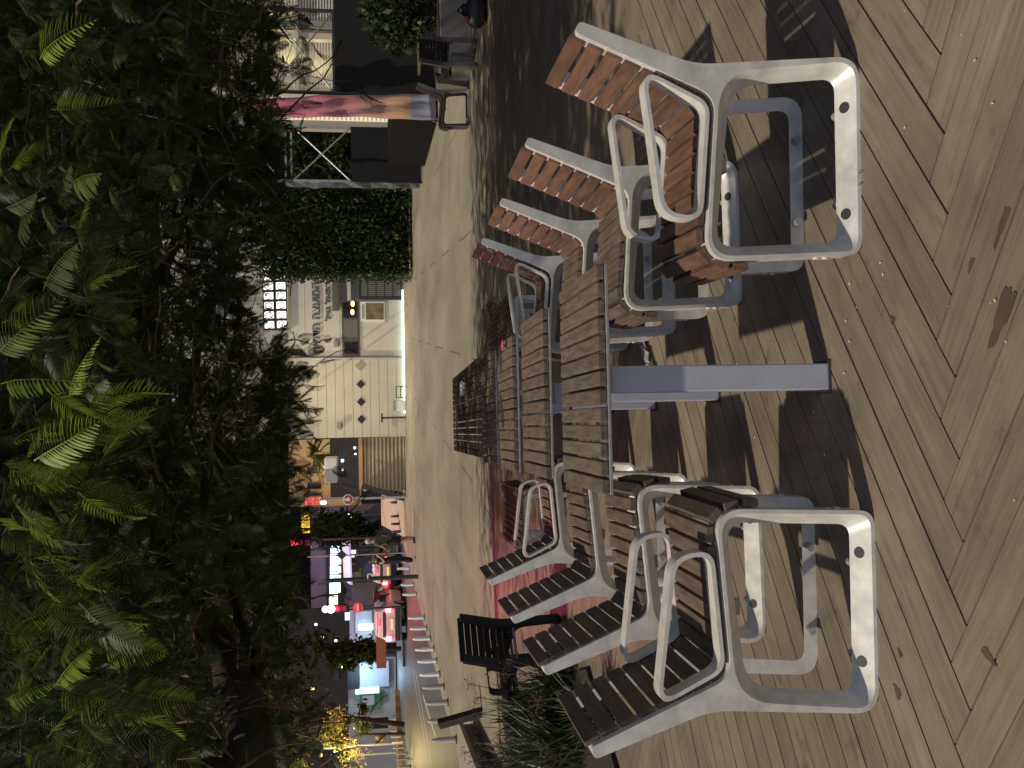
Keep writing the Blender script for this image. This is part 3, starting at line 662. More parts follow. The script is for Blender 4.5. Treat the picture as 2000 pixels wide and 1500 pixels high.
# ------------------------------------------------------------------ leafy trees, hedges and shrubs
LEAF = (np.array([(-1, 0, 0), (0, -.42, .12), (1, 0, 0), (0, .42, .12)], float), np.array([(0, 1, 2, 3)]))
def leaf_T(p, s_): return R4(p, random.uniform(0, 6.28), random.gauss(0, .8), random.gauss(0, .8), s_)
def leafy_tree(name, label, base, blobs, n, ls, m, trunk_r=.12, group=None, topvar=.8, twigs=40, via=None):
    t = thing(name, label, 'tree', base, 0, group); b = MB(); cen = sum((Vector(q[0]) for q in blobs), Vector())/len(blobs)
    via = Vector(via) if via else Vector(base).lerp(cen, .55)
    b.tube([base, Vector(base).lerp(via, .5) + Vector((.06, 0, .1)), via, via.lerp(cen, .5) + Vector((0, 0, .25)), cen], [trunk_r, trunk_r*.8, trunk_r*.65, trunk_r*.45, trunk_r*.3], 9); b.build('trunk', M_['bark'], t, smooth=60)
    for k, (c, r_) in enumerate(blobs[:6]):
        b = MB(); p = via; b.tube([p, p.lerp(Vector(c), .5) + Vector((0, 0, .15)), c], [trunk_r*.5, trunk_r*.3, .02], 7); b.build('limb', M_['bark'], t, smooth=60)
    T, Va = [], []; tot = sum(r_[0]*r_[1]*r_[2] for _, r_ in blobs)
    sub = []
    for c, r_ in blobs:
        for _ in range(max(4, int(26*(r_[0]*r_[1]*r_[2])/tot*len(blobs)))):
            d = Vector([random.gauss(0, 1) for _ in range(3)]).normalized()*random.uniform(.3, 1) ; sub.append((Vector(c) + Vector((d.x*r_[0], d.y*r_[1], d.z*r_[2])), min(r_)*random.uniform(.22, .45)))
    for _ in range(n):
        c, r_ = random.choice(sub); d = Vector([random.gauss(0, .5) for _ in range(3)]); T.append(leaf_T(c + d*r_, ls*random.uniform(.6, 1.3))); Va.append(random.uniform(0, topvar))
    proto_mesh('crown', LEAF[0], LEAF[1], T, m, Va, t)
    if twigs:
        b = MB()
        for _ in range(twigs):
            c, r_ = random.choice(sub); p = wander(c, [random.gauss(0, 1), random.gauss(0, 1), random.gauss(.1, .6)], 6, r_*.4, .3); b.tube(p, [min(.018, r_*.03)*(1 - .12*i) for i in range(7)], 4, 0, False)
        tag(b.build('twig_mass', M_['twig'], t, fix=False), kind='stuff')
    return t
def blob(v, y, Y, rv, ry, rd): k = Y/F; return (P(v, y, Y), (ry*k, rd, rv*k))
leafy_tree('street_tree', 'yellowish-lit spreading street tree behind the dark leaning limb', Vector((-6.6, 11.2, 0)), [blob(450, 1420, 10.6, 110, 140, .9), blob(490, 1250, 11, 85, 120, .9), blob(430, 1120, 11.4, 100, 110, .9), blob(540, 1430, 10.6, 50, 110, .7), blob(330, 1380, 10.6, 90, 160, .9), blob(520, 1110, 11.4, 55, 90, .8), blob(440, 1000, 11.6, 90, 130, .9), blob(560, 1290, 11.4, 60, 110, .7), blob(590, 1250, 11.4, 40, 50, .5)], 4600, .042, M_['leafy'], .14, 'street trees', .95, 150, P(520, 1640, 11))
def upright(label, v, y, Y, blobs, n, ls, m, r_, tv, tw_): 
    x = P(v, y, Y).x; leafy_tree('street_tree', label, Vector((x, Y + .3, zg(Y))), blobs, n, ls, m, r_, 'street trees', tv, tw_)
upright('round dark tree between the two lit shutters', 660, 1266, 50, [blob(655, 1264, 50, 60, 34, 1.2), blob(712, 1262, 50, 24, 26, 1)], 2600, .16, M_['ivy'], .14, .4, 10)
upright('dark tree with amber-lit leaves by the far street lamp', 640, 1418, 47, [blob(640, 1415, 47, 60, 50, 1.2), blob(690, 1395, 47, 40, 30, 1), blob(540, 1430, 47, 70, 110, 2), blob(470, 1330, 47, 90, 130, 2.2), blob(420, 1220, 47, 80, 90, 2), blob(400, 1440, 47, 70, 120, 2)], 12000, .15, M_['leafy'], .16, .95, 60)
upright('dark evergreen mass behind the lit yellow sign', 650, 1018, 51, [blob(650, 1015, 51, 55, 42, 1.5), blob(700, 1030, 51, 30, 30, 1)], 3600, .17, M_['ivy'], .14, .35, 0)
upright('dark evergreen tree behind the white cross-braced frame', 620, 285, 33, [blob(640, 290, 33, 80, 60, 1.2), blob(700, 290, 33, 50, 60, 1.2), blob(545, 280, 33, 60, 60, 1.2)], 6000, .14, M_['ivy'], .14, .6, 30)
def hedge(name, label, a, b, zb, zt, dep, n, ls, m, cat='hedge'):
    a, b = Vector(a), Vector(b); t = thing(name, label, cat, ((a.x + b.x)/2, (a.y + b.y)/2, zb)); d = (b - a); d.z = 0; nn = Vector((d.y, -d.x, 0)).normalized()
    core = MB(); mid = (a + b)/2 - nn*dep*.5; core.box((mid.x, mid.y, (zb + zt)/2), (d.length*.94, dep*.82, (zt - zb)*.95), math.atan2(d.y, d.x)); core.build('stems', mat('hedge_shade_core', (.008, .012, .006), 1), t)  # solid dark block put in for the shaded inside of the hedge
    T, Va = [], []
    for _ in range(n):
        u = random.random(); h = random.random()**.9; k = random.choice([0, 0, 0, 0, 1, 2]); off = random.gauss(.02, .10) + .16*math.sin(u*9)*math.sin(h*8 + 2) + .09*math.sin(u*23 + h*17)
        if k == 0: p = a + d*u + nn*off
        elif k == 1: p = (a if random.random() < .5 else b) + d.normalized()*random.gauss(0, .10) - nn*random.random()*dep
        else: p = a + d*u - nn*random.random()*dep; h = 1
        z = zb + (zt - zb)*h + (random.gauss(0, .3) if h > .94 else 0)
        T.append(leaf_T(Vector((p.x, p.y, z)), ls*random.uniform(.6, 1.3))); Va.append(random.uniform(0, .9))
    proto_mesh('foliage', LEAF[0], LEAF[1], T, m, Va, t); return t
hb = P(812, 533, 32.5); ha = P(817, 362, 32.3)
hedge('hedge', 'tall clipped ivy-green hedge block right of the cream building', (hb.x, hb.y, 0), (ha.x, ha.y, 0), zg(32) , P(532, 450, 32.4).z, 1.6, 15000, .085, M_['ivy'])
def shrub(name, label, c, r_, n, ls, m, var=.7):
    t = thing(name, label, 'shrub', (c[0], c[1], c[2])); b = MB()
    for k in range(7): a = k*.9; b.tube([c, Vector(c) + Vector((math.cos(a)*r_[0]*.4, math.sin(a)*r_[1]*.4, r_[2]*1.2))], [.02, .008], 5)
    b.build('stems', M_['twig'], t); T, Va = [], []
    for _ in range(n):
        d = Vector([random.gauss(0, 1) for _ in range(3)]).normalized()*random.uniform(.45, 1.05); T.append(leaf_T(Vector(c) + Vector((d.x*r_[0], d.y*r_[1], r_[2]*(1 + d.z))), ls*random.uniform(.6, 1.3))); Va.append(random.uniform(0, var))
    proto_mesh('foliage', LEAF[0], LEAF[1], T, m, Va, t); return t
# tall grasses in the bed left of the chairs
pave_ = MB(); A_ = [G(960, 1365), G(1135, 1310), G(1200, 1560), G(985, 1560)]
vs = [(p.x, p.y, .03) for p in A_] + [(p.x, p.y, -.02) for p in A_]
pave_.add(vs, [(0, 1, 2, 3)] + [(i, (i + 1) % 4, 4 + (i + 1) % 4, 4 + i) for i in range(4)])
tag(pave_.build('planting_bed', M_['soil']), kind='structure')
def grass_clump(c, h, n, label, heads=5):
    t = thing('grass_clump', label, 'grass', c, 0, 'tall grasses in the planting bed'); bl = MB(); Va = []
    for _ in range(n):
        a = random.uniform(0, 6.28); lean = random.uniform(.15, .9); L = h*random.uniform(.6, 1.15); p = Vector(c) + Vector((random.gauss(0, .07), random.gauss(0, .07), 0)); d = Vector((math.cos(a), math.sin(a), 0)); s_ = Vector((-d.y, d.x, 0))*random.uniform(.005, .011); vs = []
        for i, (q, wk) in enumerate(((0, 1), (.35, 1), (.7, .7), (1, .08))):
            pp = p + d*lean*L*q**1.7 + Vector((0, 0, L*q*(1 - .32*lean*q))); vs += [pp + s_*wk, pp - s_*wk]
        bl.add(vs, [(2*i, 2*i + 1, 2*i + 3, 2*i + 2) for i in range(3)]); Va += [random.uniform(0, 1)]*8
    o = bl.build('blades', M_['grass'], t, fix=False); at = o.data.attributes.new('var', 'FLOAT', 'POINT'); at.data.foreach_set('value', np.array(Va, np.float32))
    for _ in range(heads):
        b = MB(); p = Vector(c) + Vector((random.gauss(0, .12), random.gauss(0, .12), 0)); top = p + Vector((random.gauss(0, .12), random.gauss(0, .12), h*random.uniform(1.0, 1.3))); b.tube([p, p.lerp(top, .5) + Vector((.01, 0, .03)), top], [.004, .0035, .003], 5)
        for k in range(12): dd = Vector([random.gauss(0, 1) for _ in range(3)]).normalized()*.055; b.tube([top, top + dd], [.0016, .001], 3); b.sphere(top + dd, .005, 5)
        b.build('seed_head', M_['twig'], t, fix=False)
gl = ('tall grass clump right behind the second left chair', 'tall grass clump with dark seed heads beside the lone dark chair', 'tall grass clump at the picture edge left of the nearest chair', 'low grass clump in front of the stone seat wall', 'grass clump at the near corner of the planting bed', 'spiky grass clump in the middle of the planting bed')
for (v, y, h, n, l_) in ((1105, 1340, .50, 130, gl[0]), (1075, 1395, .62, 160, gl[1]), (1120, 1465, .62, 170, gl[2]), (1030, 1475, .5, 110, gl[3]), (1180, 1400, .40, 120, gl[4]), (1095, 1440, .55, 150, gl[5])):
    g = G(v, y); grass_clump((g.x, g.y, .02), h, n, l_, 4)
# ------------------------------------------------------------------ the cream building across the plaza
def RC(v0, v1, y0, y1, Y):                   # a rectangle of the photo as x0,x1,z0,z1 at distance Y
    vm, ym = (v0 + v1)/2, (y0 + y1)/2
    a, c = P(vm, y0, Y).x, P(vm, y1, Y).x; d, e = P(v0, ym, Y).z, P(v1, ym, Y).z
    return min(a, c), max(a, c), min(d, e), max(d, e)
def FB(b, v0, v1, y0, y1, Y, th, out=0, mi=0):     # box whose back lies at Y-out and front at Y-out-th
    x0, x1, z0, z1 = RC(v0, v1, y0, y1, Y); return b.b2((x0, Y - out - th, z0), (x1, Y - out, z1), mi)
def text(name, s_, c, h, m, parent, th=.02, wmax=None):
    cu = bpy.data.curves.new('t', 'FONT'); cu.body = s_; cu.size = 1; cu.extrude = .03; cu.offset = .012; cu.align_x = 'CENTER'; cu.align_y = 'CENTER'
    o = bpy.data.objects.new('t', cu); COL.objects.link(o); dg = bpy.context.evaluated_depsgraph_get(); me = bpy.data.meshes.new_from_object(o.evaluated_get(dg))
    bpy.data.objects.remove(o); bpy.data.curves.remove(cu)
    co = np.empty(len(me.vertices)*3, np.float32); me.vertices.foreach_get('co', co); co = co.reshape(-1, 3); w0 = np.ptp(co[:, 0]); h0 = np.ptp(co[:, 1])
    sx, sy = (wmax/w0 if wmax else h/h0), h/h0; mid = (co.max(0) + co.min(0))/2
    me.transform(Matrix.Diagonal((sx, sy, th/.06, 1)) @ Matrix.Translation((-mid[0], -mid[1], 0))); me.transform(Matrix.Rotation(rad(90), 4, 'X'))
    me.materials.clear(); me.materials.append(m); o = bpy.data.objects.new(name, me); COL.objects.link(o); o.parent = parent; o.location = Vector(c) - ROOTLOC(parent); return o
YB = 40.0; xL = RC(700, 790, 845, 690, YB)[0]; xM = RC(600, 790, 845, 690, YB)[1]; z0 = zg(YB) - .1
bld = thing('public_building', 'cream two-storey building with Hebrew lettering and a row of dark diamonds', 'building', ((xL + 9)/2, YB, zg(YB)))
MB().b2((xL + .05, YB + .05, z0), (8.2, YB + 12, 10.6)).build('wall', M_['plaster2'], bld)
b = MB(); z = zg(YB)
while z < 10.4: b.b2((xL, YB - .03, z + .006), (xM, YB + .05, z + .372)); z += .38
b.build('cladding', M_['plaster'], bld)
b = MB(); zt = P(668, 620, YB).z; z = zt
while z < 10.4: b.b2((xM + .06, YB - .02, z + .005), (8.15, YB + .05, z + .745)); z += .75
b.b2((xM + .06, YB - .014, z0), (8.15, YB + .05, zt - .006)); b.build('rendered_front', M_['plaster2'], bld)
b = MB(); b.tube([(xM, YB - .10, P(572, 690, YB).z + 3), (xM, YB - .10, P(776, 692, YB).z)], .07, 10); b.build('downpipe', M_['steel'], bld, smooth=40)
for y, m in ((705, M_['plaster']), (741, M_['tile']), (775.5, M_['tile']), (809.5, M_['tile'])):
    b = MB(); c = P(704.5 + (750 - y)*.012, y, YB - .05); r_ = .20 if m is M_['tile'] else .24
    b.box((c.x, YB - .045, c.z), (r_*1.36, .03, r_*1.36), 0, 0, Matrix.Rotation(rad(45), 3, 'Y')); b.build('diamond_tile', m if m is M_['tile'] else mat('tan_tile', (.30, .27, .21), .7), bld)
wf = FB(MB(), 671.5, 705.5, 579, 686, YB, .05, .014).build('window_band', mat('bronze_frame', (.10, .085, .065), .5, .2), bld)
for (a, c, m) in ((582, 611, M_['glass']), (614, 648, mat('dusty_glass', (.17, .15, .12), .25)), (658, 681, M_['glass'])): FB(MB(), 675, 702, a, c, YB, .012, .062).build('pane', m, wf)
for (v, y) in ((694, 584), (693, 600)):
    b = MB(); c = P(v, y, YB); b.sphere((c.x, YB - .085, c.z), .10, 10, 0, (1.2, .3, .8)); b.build('lit_lamp', M_['e_warm'], wf, smooth=60)
dr = FB(MB(), 672, 792, 531, 578, YB, .04, .014).build('door', mat('grey_door', (.13, .13, .13), .5, .2), bld)
b = MB(); x0, x1, za, zb_ = RC(708, 790, 533, 576, YB)
for k in range(6): zz = za + (zb_ - za)*k/5; b.b2((x0, YB - .09, zz), (x1, YB - .06, zz + .03))
for k in range(12): xx = x0 + (x1 - x0)*k/11; b.b2((xx - .010, YB - .092, za), (xx + .010, YB - .062, zb_))
b.build('grille', M_['darkgrey'], dr); FB(MB(), 712, 788, 540, 570, YB, .01, .055).build('pane', mat('pale_glass', (.34, .33, .31), .3), dr)
FB(MB(), 684, 691, 533, 577, YB, .03, .06).build('transom', M_['white'], dr)
FB(MB(), 655.5, 666, 530, 597, YB, .32, .014).build('canopy_box', mat('olive_box', (.10, .105, .085), .6), bld)
for (v, y) in ((659, 661), (660, 820)): FB(MB(), v - 4, v + 4, y - 6, y + 6, YB, .16, .03).build('wall_light', mat('grey_fitting', (.22, .22, .22), .5), bld)
c = P(621.5, 611, YB); x0, x1, _, _ = RC(615, 629, 541, 679, YB); ink = mat('dark_grey_letters', (.13, .135, .145), .45, .3)
text('lettering', 'המועצה הדתית'[::-1], ((x0 + x1)/2, YB - .05, c.z), .33, ink, bld, .05, x1 - x0)
c = P(644.5, 580, YB); x0, x1, _, _ = RC(638, 651, 540, 616, YB)
text('lettering', 'רפאל גויל'[::-1], ((x0 + x1)/2, YB - .05, c.z), .25, ink, bld, .05, x1 - x0)
uw = FB(MB(), 519, 567, 497, 631, YB, .03, .02).build('upper_window', M_['darkgrey'], bld)
for k in range(7):
    for j in range(2):
        a = 500 + k*18.8; v = 521.5 + j*24; FB(MB(), v, v + 18, a, a + 13.6, YB, .012, .052).build('pane', em('lit_window_white', (1, .95, .85), 2.2) if 'lit_window_white' not in bpy.data.materials else bpy.data.materials['lit_window_white'], uw)
for k in range(7):
    for j in range(2):                            # curled iron ornament across each pane
        q = P(530 + j*24, 507 + k*18.8, YB - .09); b = MB(); b.tube([(q.x + .13*math.cos(a_), YB - .09, q.z + .15*math.sin(a_)) for a_ in np.linspace(0, 6.28, 13)], .018, 5)
        b.bar((q.x - .16, YB - .09, q.z - .18), (q.x + .16, YB - .09, q.z + .18), .02, .02); b.build('ornament', M_['black'], uw)
FB(MB(), 567, 569, 496, 632, YB, .14, .02).build('window_sill', M_['plaster'], bld)
ls = MB(); x0, x1, za, zb_ = RC(786, 789.5, 560, 800, YB); ls.b2((x0, YB - .16, zg(YB) + .02), (x1, YB - .10, zg(YB) + .075)); ls.build('light_strip', em('lit_mint_white', (.80, 1, .88), 5), bld)
for y in (745, 772):
    c = P(551, y, YB - 4.2); b = MB(); b.bar((c.x, YB - .02, c.z + .05), (c.x, c.y, c.z + .05), .05, .05); b.build('bracket', M_['darkgrey'], bld)
    b = MB(); b.box((c.x, c.y, c.z), (.34, .22, .09)); b.build('floodlight', M_['darkgrey'], bld)
    b = MB(); b.box((c.x, c.y - .09, c.z - .055), (.28, .10, .03), 0); b.build('lit_lamp', M_['e_cool'], bld)
    lamp('floodlight_lamp', (c.x, c.y, c.z - .14), 250, (1, .84, .56), bld, .12, 'SPOT', (.25, .45, -1), 165)
# poster case and service boxes fixed by the wall
t = thing('poster_case', 'framed brown poster case on the cream wall under the window', 'poster', P(733, 600, YB - .02)); fr_ = FB(MB(), 709, 756, 581, 619, YB, .06, .016).build('frame', M_['white'], t)
FB(MB(), 719, 754, 584, 616, YB, .008, .078).build('poster', mat('brown_poster', (.20, .15, .09), .4, var=.6, scale=3), t); FB(MB(), 711.5, 716, 586, 614, YB, .006, .078).build('title_strip', mat('grey_title', (.30, .30, .31), .5), t)
t = thing('service_cabinet', 'white service cabinet with grey lid standing at the foot of the building', 'cabinet', (P(790, 780, YB - .5).x, YB - .5, zg(YB)))
x0, x1, za, zb_ = RC(769, 790, 775, 795, YB - .5); b = MB(); b.b2((x0, YB - .75, zg(YB)), (x1, YB - .3, zb_)); b.build('body', M_['white'], t, bevel=.02)
b = MB(); b.b2((x0 - .03, YB - .8, zb_), (x1 + .03, YB - .27, zb_ + .07)); b.build('lid', M_['steel'], t); b = MB(); b.b2((x0 - .34, YB - .62, zg(YB)), (x0 - .26, YB - .5, zb_ + .55)); b.b2((x0 - .5, YB - .62, zb_ + .5), (x0 - .1, YB - .5, zb_ + .58)); b.build('post', M_['darkgrey'], t)
b = MB(); x0, x1, za, zb_ = RC(778, 790, 748, 770, YB - .4)
b.tube([(x1, YB - .4, zg(YB)), (x1, YB - .4, zg(YB) + .40), (x0, YB - .4, zg(YB) + .40), (x0, YB - .4, zg(YB))], .025, 8); b.tube([(x1, YB - .4, zg(YB) + .2), (x0, YB - .4, zg(YB) + .2)], .02, 8)
tag(b.build('wheel_rack', M_['darkgrey'], smooth=50), 'low dark tubular rack at the foot of the building wall', 'bike rack')
# ------------------------------------------------------------------ ribbed gate, deck above, steps
YG = 41.2; zq = zg(YG)
t = thing('ribbed_gate', 'wide horizontally ribbed beige shutter gate under an orange beam', 'gate', (P(786, 900, YG).x, YG, zq))
x0, x1, za, zb_ = RC(703.5, 786, 846, 950, YG); za = zq; b = MB(); n = 11; h = (zb_ - za)/n
prof = []
for k in range(n): prof += [(YG - .0, za + h*k), (YG - .10, za + h*(k + .12)), (YG - .10, za + h*(k + .5)), (YG - .0, za + h*(k + .62))]
prof += [(YG - 0, zb_), (YG + .1, zb_), (YG + .1, za)]
b.prism(prof, x0, x1, 'x'); b.build('ribbed_panel', mat('beige_steel', (.42, .36, .25), .5, .1, var=.12, scale=2), t)
FB(MB(), 696.5, 703.5, 846, 944, YG, .3, -.1).build('beam', mat('orange_beam', (.55, .27, .12), .6), t)
t = thing('stair_flight', 'dark sloping stair flight left of the ribbed gate', 'stairs', (P(785, 962, YG - .6).x, YG - .6, zq)); A = P(701, 938, YG - .3); B = P(784, 966, YG - .3)
b = MB(); b.bar((A.x, YG - .6, A.z), (B.x, YG - .6, zq + .05), .05, .24); b.bar((A.x, YG + .4, A.z), (B.x, YG + .4, zq + .05), .05, .24); b.build('stringer', M_['darkgrey'], t) if False else None
for yy in (YG - .6, YG + .4): MB().bar((A.x, yy, A.z), (B.x, yy, zq + .05), .05, .24).build('stringer', M_['darkgrey'], t)
b = MB()
for k in range(9): q = A.lerp(B, (k + .5)/9); b.box((q.x, YG - .1, zq + (A.z - zq)*(1 - (k + .5)/9)), (.24, 1.0, .04))
b.build('treads', M_['steel'], t)
for yy in (YG - .6, YG + .4): MB().tube([(A.x, yy, A.z + .9), (B.x, yy, zq + .95)], .025, 6).build('handrail', M_['darkgrey'], t)
t = thing('roof_terrace', 'dark railed roof terrace above the ribbed gate', 'terrace', (P(696, 900, YG + .5).x, YG + .5, P(696, 900, YG + .5).z)); rl = MB(); x0, x1, za, zb_ = RC(660, 696, 848, 948, YG + .3)
for k in range(30): xx = x0 + (x1 - x0)*k/29; rl.b2((xx - .012, YG + .3, za), (xx + .012, YG + .33, zb_))
for zz in (za + .04, zb_): rl.b2((x0, YG + .28, zz - .03), (x1, YG + .35, zz + .03))
rl.build('railing', M_['darkgrey'], t); FB(MB(), 640, 697, 846, 960, YG + 4, .1).build('back_wall', mat('dark_terrace_wall', (.035, .03, .027), .8), t); MB().b2((x0, YG + .1, za - .12), (x1, YG + 4, za - .0)).build('slab', mat('slab', (.2, .18, .15), .8), t)
for (v, y, s_) in ((664, 889, .09), (664, 907, .06), (690, 877, .06), (689, 865, .07)): c = P(v, y, YG + 3.7); MB().sphere((c.x, c.y, c.z), s_, 8).build('lit_lamp', M_['e_cool'], t, smooth=60)
t = thing('rooftop_unit', 'pale box-shaped rooftop unit above the terrace railing', 'air unit', P(656, 905, YG + 2)); FB(MB(), 632, 656, 880, 901, YG + 2, 1.0).build('white_casing', M_['white'], t, bevel=.03); FB(MB(), 632, 656, 901.5, 928, YG + 2, .9).build('casing', M_['steel'], t, bevel=.03)
t = thing('back_house', 'amber-lit yellow house wall behind the palm', 'house', P(700, 900, 50)); wq = FB(MB(), 560, 700, 846, 975, 50, .4).build('wall', mat('yellow_wall', (.45, .37, .20), .8, var=.1, scale=1), t)
for y in (905, 935, 955): FB(MB(), 596, 622, y - 6, y + 6, 50, .05, .4).build('window', M_['glass'], t)
FB(MB(), 655, 661, 846, 900, 49.4, .5).build('eave', M_['white'], t); lamp('wall_lamp', (P(620, 900, 48).x, 47.4, P(640, 880, 48).z), 60, (1, .78, .35), t, .1)
t = thing('palm_tree', 'palm with arching fronds in front of the yellow house', 'tree', (P(700, 880, 46).x, 46.5, zg(46))); c = P(612, 880, 46.5)
MB().tube([(c.x + .1, 46.5, zg(46)), (c.x, 46.5, c.z - 1), (c.x, 46.5, c.z)], [.16, .13, .12], 9).build('trunk', M_['bark'], t, smooth=60); T, Va = [], []
for k in range(16): T.append(R4(c, k*.393 + random.uniform(-.1, .1), random.uniform(-.7, .5), random.gauss(0, .2), random.uniform(3.4, 4.4))); Va.append(random.uniform(.4, .9))
pf_ = frond(3, .42, 22, .55); proto_mesh('crown', pf_[0], pf_[1], T, M_['leafy'], Va, t)

# ------------------------------------------------------------------ right side: hoardings, truss frame, banner, lit balconies
def panel(name, v0, y0, y1, Y, m, label, zb=None, th=.06):
    x0, x1, za, zb_ = RC(v0, v0 + 10, y0, y1, Y); t = thing(name, label, 'hoarding', ((x0 + x1)/2, Y, zg(Y))); b = MB(); b.b2((x0, Y, zg(Y) + .03), (x1, Y + th, zb_)); b.build('cloth', m, t)
    n = max(2, int((x1 - x0)/1.6) + 1)
    for k in range(n): xx = x0 + .03 + (x1 - x0 - .06)*k/(n - 1); MB().b2((xx - .03, Y + th + .005, zg(Y) - .02), (xx + .03, Y + th + .065, zb_ + .02)).build('post', M_['darkgrey'], t)
    return t
panel('black_hoarding', 675, -120, 174, 20.6, M_['black'], 'large black hoarding panel behind the far chairs at the right')
panel('black_hoarding', 700, 238, 346, 26.6, M_['black'], 'black hoarding panel below the white cross-braced frame beside the hedge')
t = thing('black_planter', 'long low black-clad planter box running away beside the plaza', 'planter', (6.7, 23, zg(23))); b = MB(); x0 = 6.19
zt0, zt1 = P(783, 225, 20.8).z, P(783, 225, 20.8).z + .10
b.add([(x0, 20.8, zg(20.8)), (x0 + 1.2, 20.8, zg(20.8)), (x0 + 1.2, 25.4, zg(25.4)), (x0, 25.4, zg(25.4)), (x0, 20.8, zt0), (x0 + 1.2, 20.8, zt0), (x0 + 1.2, 25.4, zt1), (x0, 25.4, zt1)], [(0, 1, 2, 3), (4, 7, 6, 5), (0, 4, 5, 1), (1, 5, 6, 2), (2, 6, 7, 3), (3, 7, 4, 0)])
b.build('body', mat('charcoal_cladding', (.008, .008, .008), .8, var=.2, scale=2, spec=.12), t, bevel=.01); MB().b2((x0 + .06, 20.9, zt0 + .0), (x0 + 1.1, 25.3, zt0 + .012)).build('soil', M_['soil'], t) if False else None
t = thing('truss_frame', 'pale cross-braced steel truss frame standing beside the hedge', 'frame', (P(835, 290, 26.9).x, 26.9, zg(26.9))); YT = 26.95
xa, xb = P(640, 342, YT).x, P(640, 236, YT).x; zlo, zhi = P(700, 290, YT).z, P(572, 290, YT).z
for xx in (xa, xb): MB().b2((xx - .04, YT, zg(YT)), (xx + .04, YT + .08, zhi + 1.6)).build('upright', M_['steel'], t)
for zz in (zhi, zhi - .16): MB().b2((xa, YT + .005, zz - .025), (xb, YT + .055, zz + .025)).build('rail', M_['steel'], t)
for (p, q) in (((xa, zhi - .2), (xb, zlo)), ((xb, zhi - .2), (xa, zlo)), ((xa, zhi + .1), (xb, zhi + 1.5))): MB().tube([(p[0], YT + .02 + .02*(q[1] > p[1]), p[1]), (q[0], YT + .02 + .02*(q[1] > p[1]), q[1])], .022, 8).build('brace', M_['steel'], t)
t = thing('truss_frame', 'dark cross-braced steel truss frame in front of the lit balconies', 'frame', (P(835, 90, 21.5).x, 21.5, zg(21.5))); YT = 21.6
xa, xb = P(600, 166, YT).x, P(600, 5, YT).x; zlo, zhi = P(672, 90, YT).z, P(545, 90, YT).z
for xx in (xa, xb): MB().b2((xx - .035, YT, zg(YT)), (xx + .035, YT + .07, zhi + .5)).build('upright', M_['darkgrey'], t)
for zz in (zhi, zlo): MB().b2((xa, YT + .005, zz - .03), (xb, YT + .055, zz + .03)).build('rail', M_['darkgrey'], t)
for (p, q) in (((xa, zhi), (xb, zlo)), ((xb, zhi), (xa, zlo))): MB().tube([(p[0], YT + .02, p[1]), (q[0], YT + .05, q[1])], .022, 8).build('brace', M_['steel'], t)
b = MB(); x0, x1, za, zb_ = RC(570, 830, 346, 357, 26.2); vs = []; n = 14
for k in range(n + 1): z = zg(26) + .1 + (zb_ - zg(26) - .1)*k/n; j = random.gauss(0, .02); vs += [(x0 + j, 26.2 + random.gauss(0, .02), z), (x1 + j, 26.24 + random.gauss(0, .03), z)]
b.add(vs, [(2*k, 2*k + 1, 2*k + 3, 2*k + 2) for k in range(n)]); o = b.build('plastic_wrap', mat('grubby_plastic_sheet', (.20, .21, .20), .5, var=.5, scale=4), fix=False); o.modifiers.new('t', 'SOLIDIFY').thickness = .01
tag(o, 'grubby pale plastic sheeting strip on the hoarding edge beside the hedge', 'sheeting')
# banner
t = thing('cloth_banner', 'tall pink and orange cloth banner hanging on a pole by the black planter', 'banner', (P(870, 200, 20.2).x, 20.2, zg(20.2))); vs, fs = [], []; nu, nv = 6, 26; vc = []
for k in range(nv + 1):
    v = 505 + (868 - 505)*k/nv
    for i in range(nu + 1):
        y = 176 + (1 + .0)*i*(36 + 14*k/nv)/nu + (0 if k < 18 else (k - 18)*.6); p = P(v, y, 20.2); p.y += .05*math.sin(i*1.9 + k*.45) + .03*math.sin(k*1.1); vs.append(p)
b = MB(); b.add(vs, [(k*(nu + 1) + i, k*(nu + 1) + i + 1, (k + 1)*(nu + 1) + i + 1, (k + 1)*(nu + 1) + i) for k in range(nv) for i in range(nu)])
bm_ = bpy.data.materials.new('banner_print'); bm_.use_nodes = True; n, l = bm_.node_tree.nodes, bm_.node_tree.links; tcn = n.new('ShaderNodeTexCoord'); sxn = n.new('ShaderNodeSeparateXYZ'); rn = n.new('ShaderNodeValToRGB'); mrn = n.new('ShaderNodeMapRange')
l.new(tcn.outputs['Object'], sxn.inputs[0]); l.new(sxn.outputs['Z'], mrn.inputs['Value']); mrn.inputs['From Min'].default_value = .1; mrn.inputs['From Max'].default_value = 4.2
e = rn.color_ramp.elements; e[0].position = 0; e[0].color = (.25, .26, .36, 1); e[1].position = 1; e[1].color = (.55, .18, .28, 1)
for (q, cc) in ((.13, (.27, .27, .36)), (.15, (.46, .29, .17)), (.38, (.48, .27, .22)), (.42, (.50, .21, .24)), (.75, (.56, .17, .25))): x = e.new(q); x.color = (*cc, 1)
l.new(mrn.outputs[0], rn.inputs[0]); l.new(rn.outputs[0], n['Principled BSDF'].inputs[0]); n['Principled BSDF'].inputs['Roughness'].default_value = .8
o = b.build('cloth', bm_, t, fix=False, smooth=80); o.modifiers.new('t', 'SOLIDIFY').thickness = .006
xx = P(700, 174, 20.3).x; MB().tube([(xx, 20.3, zg(20.3)), (xx, 20.3, P(500, 174, 20.3).z)], .03, 8).build('pole', M_['darkgrey'], t, smooth=40)
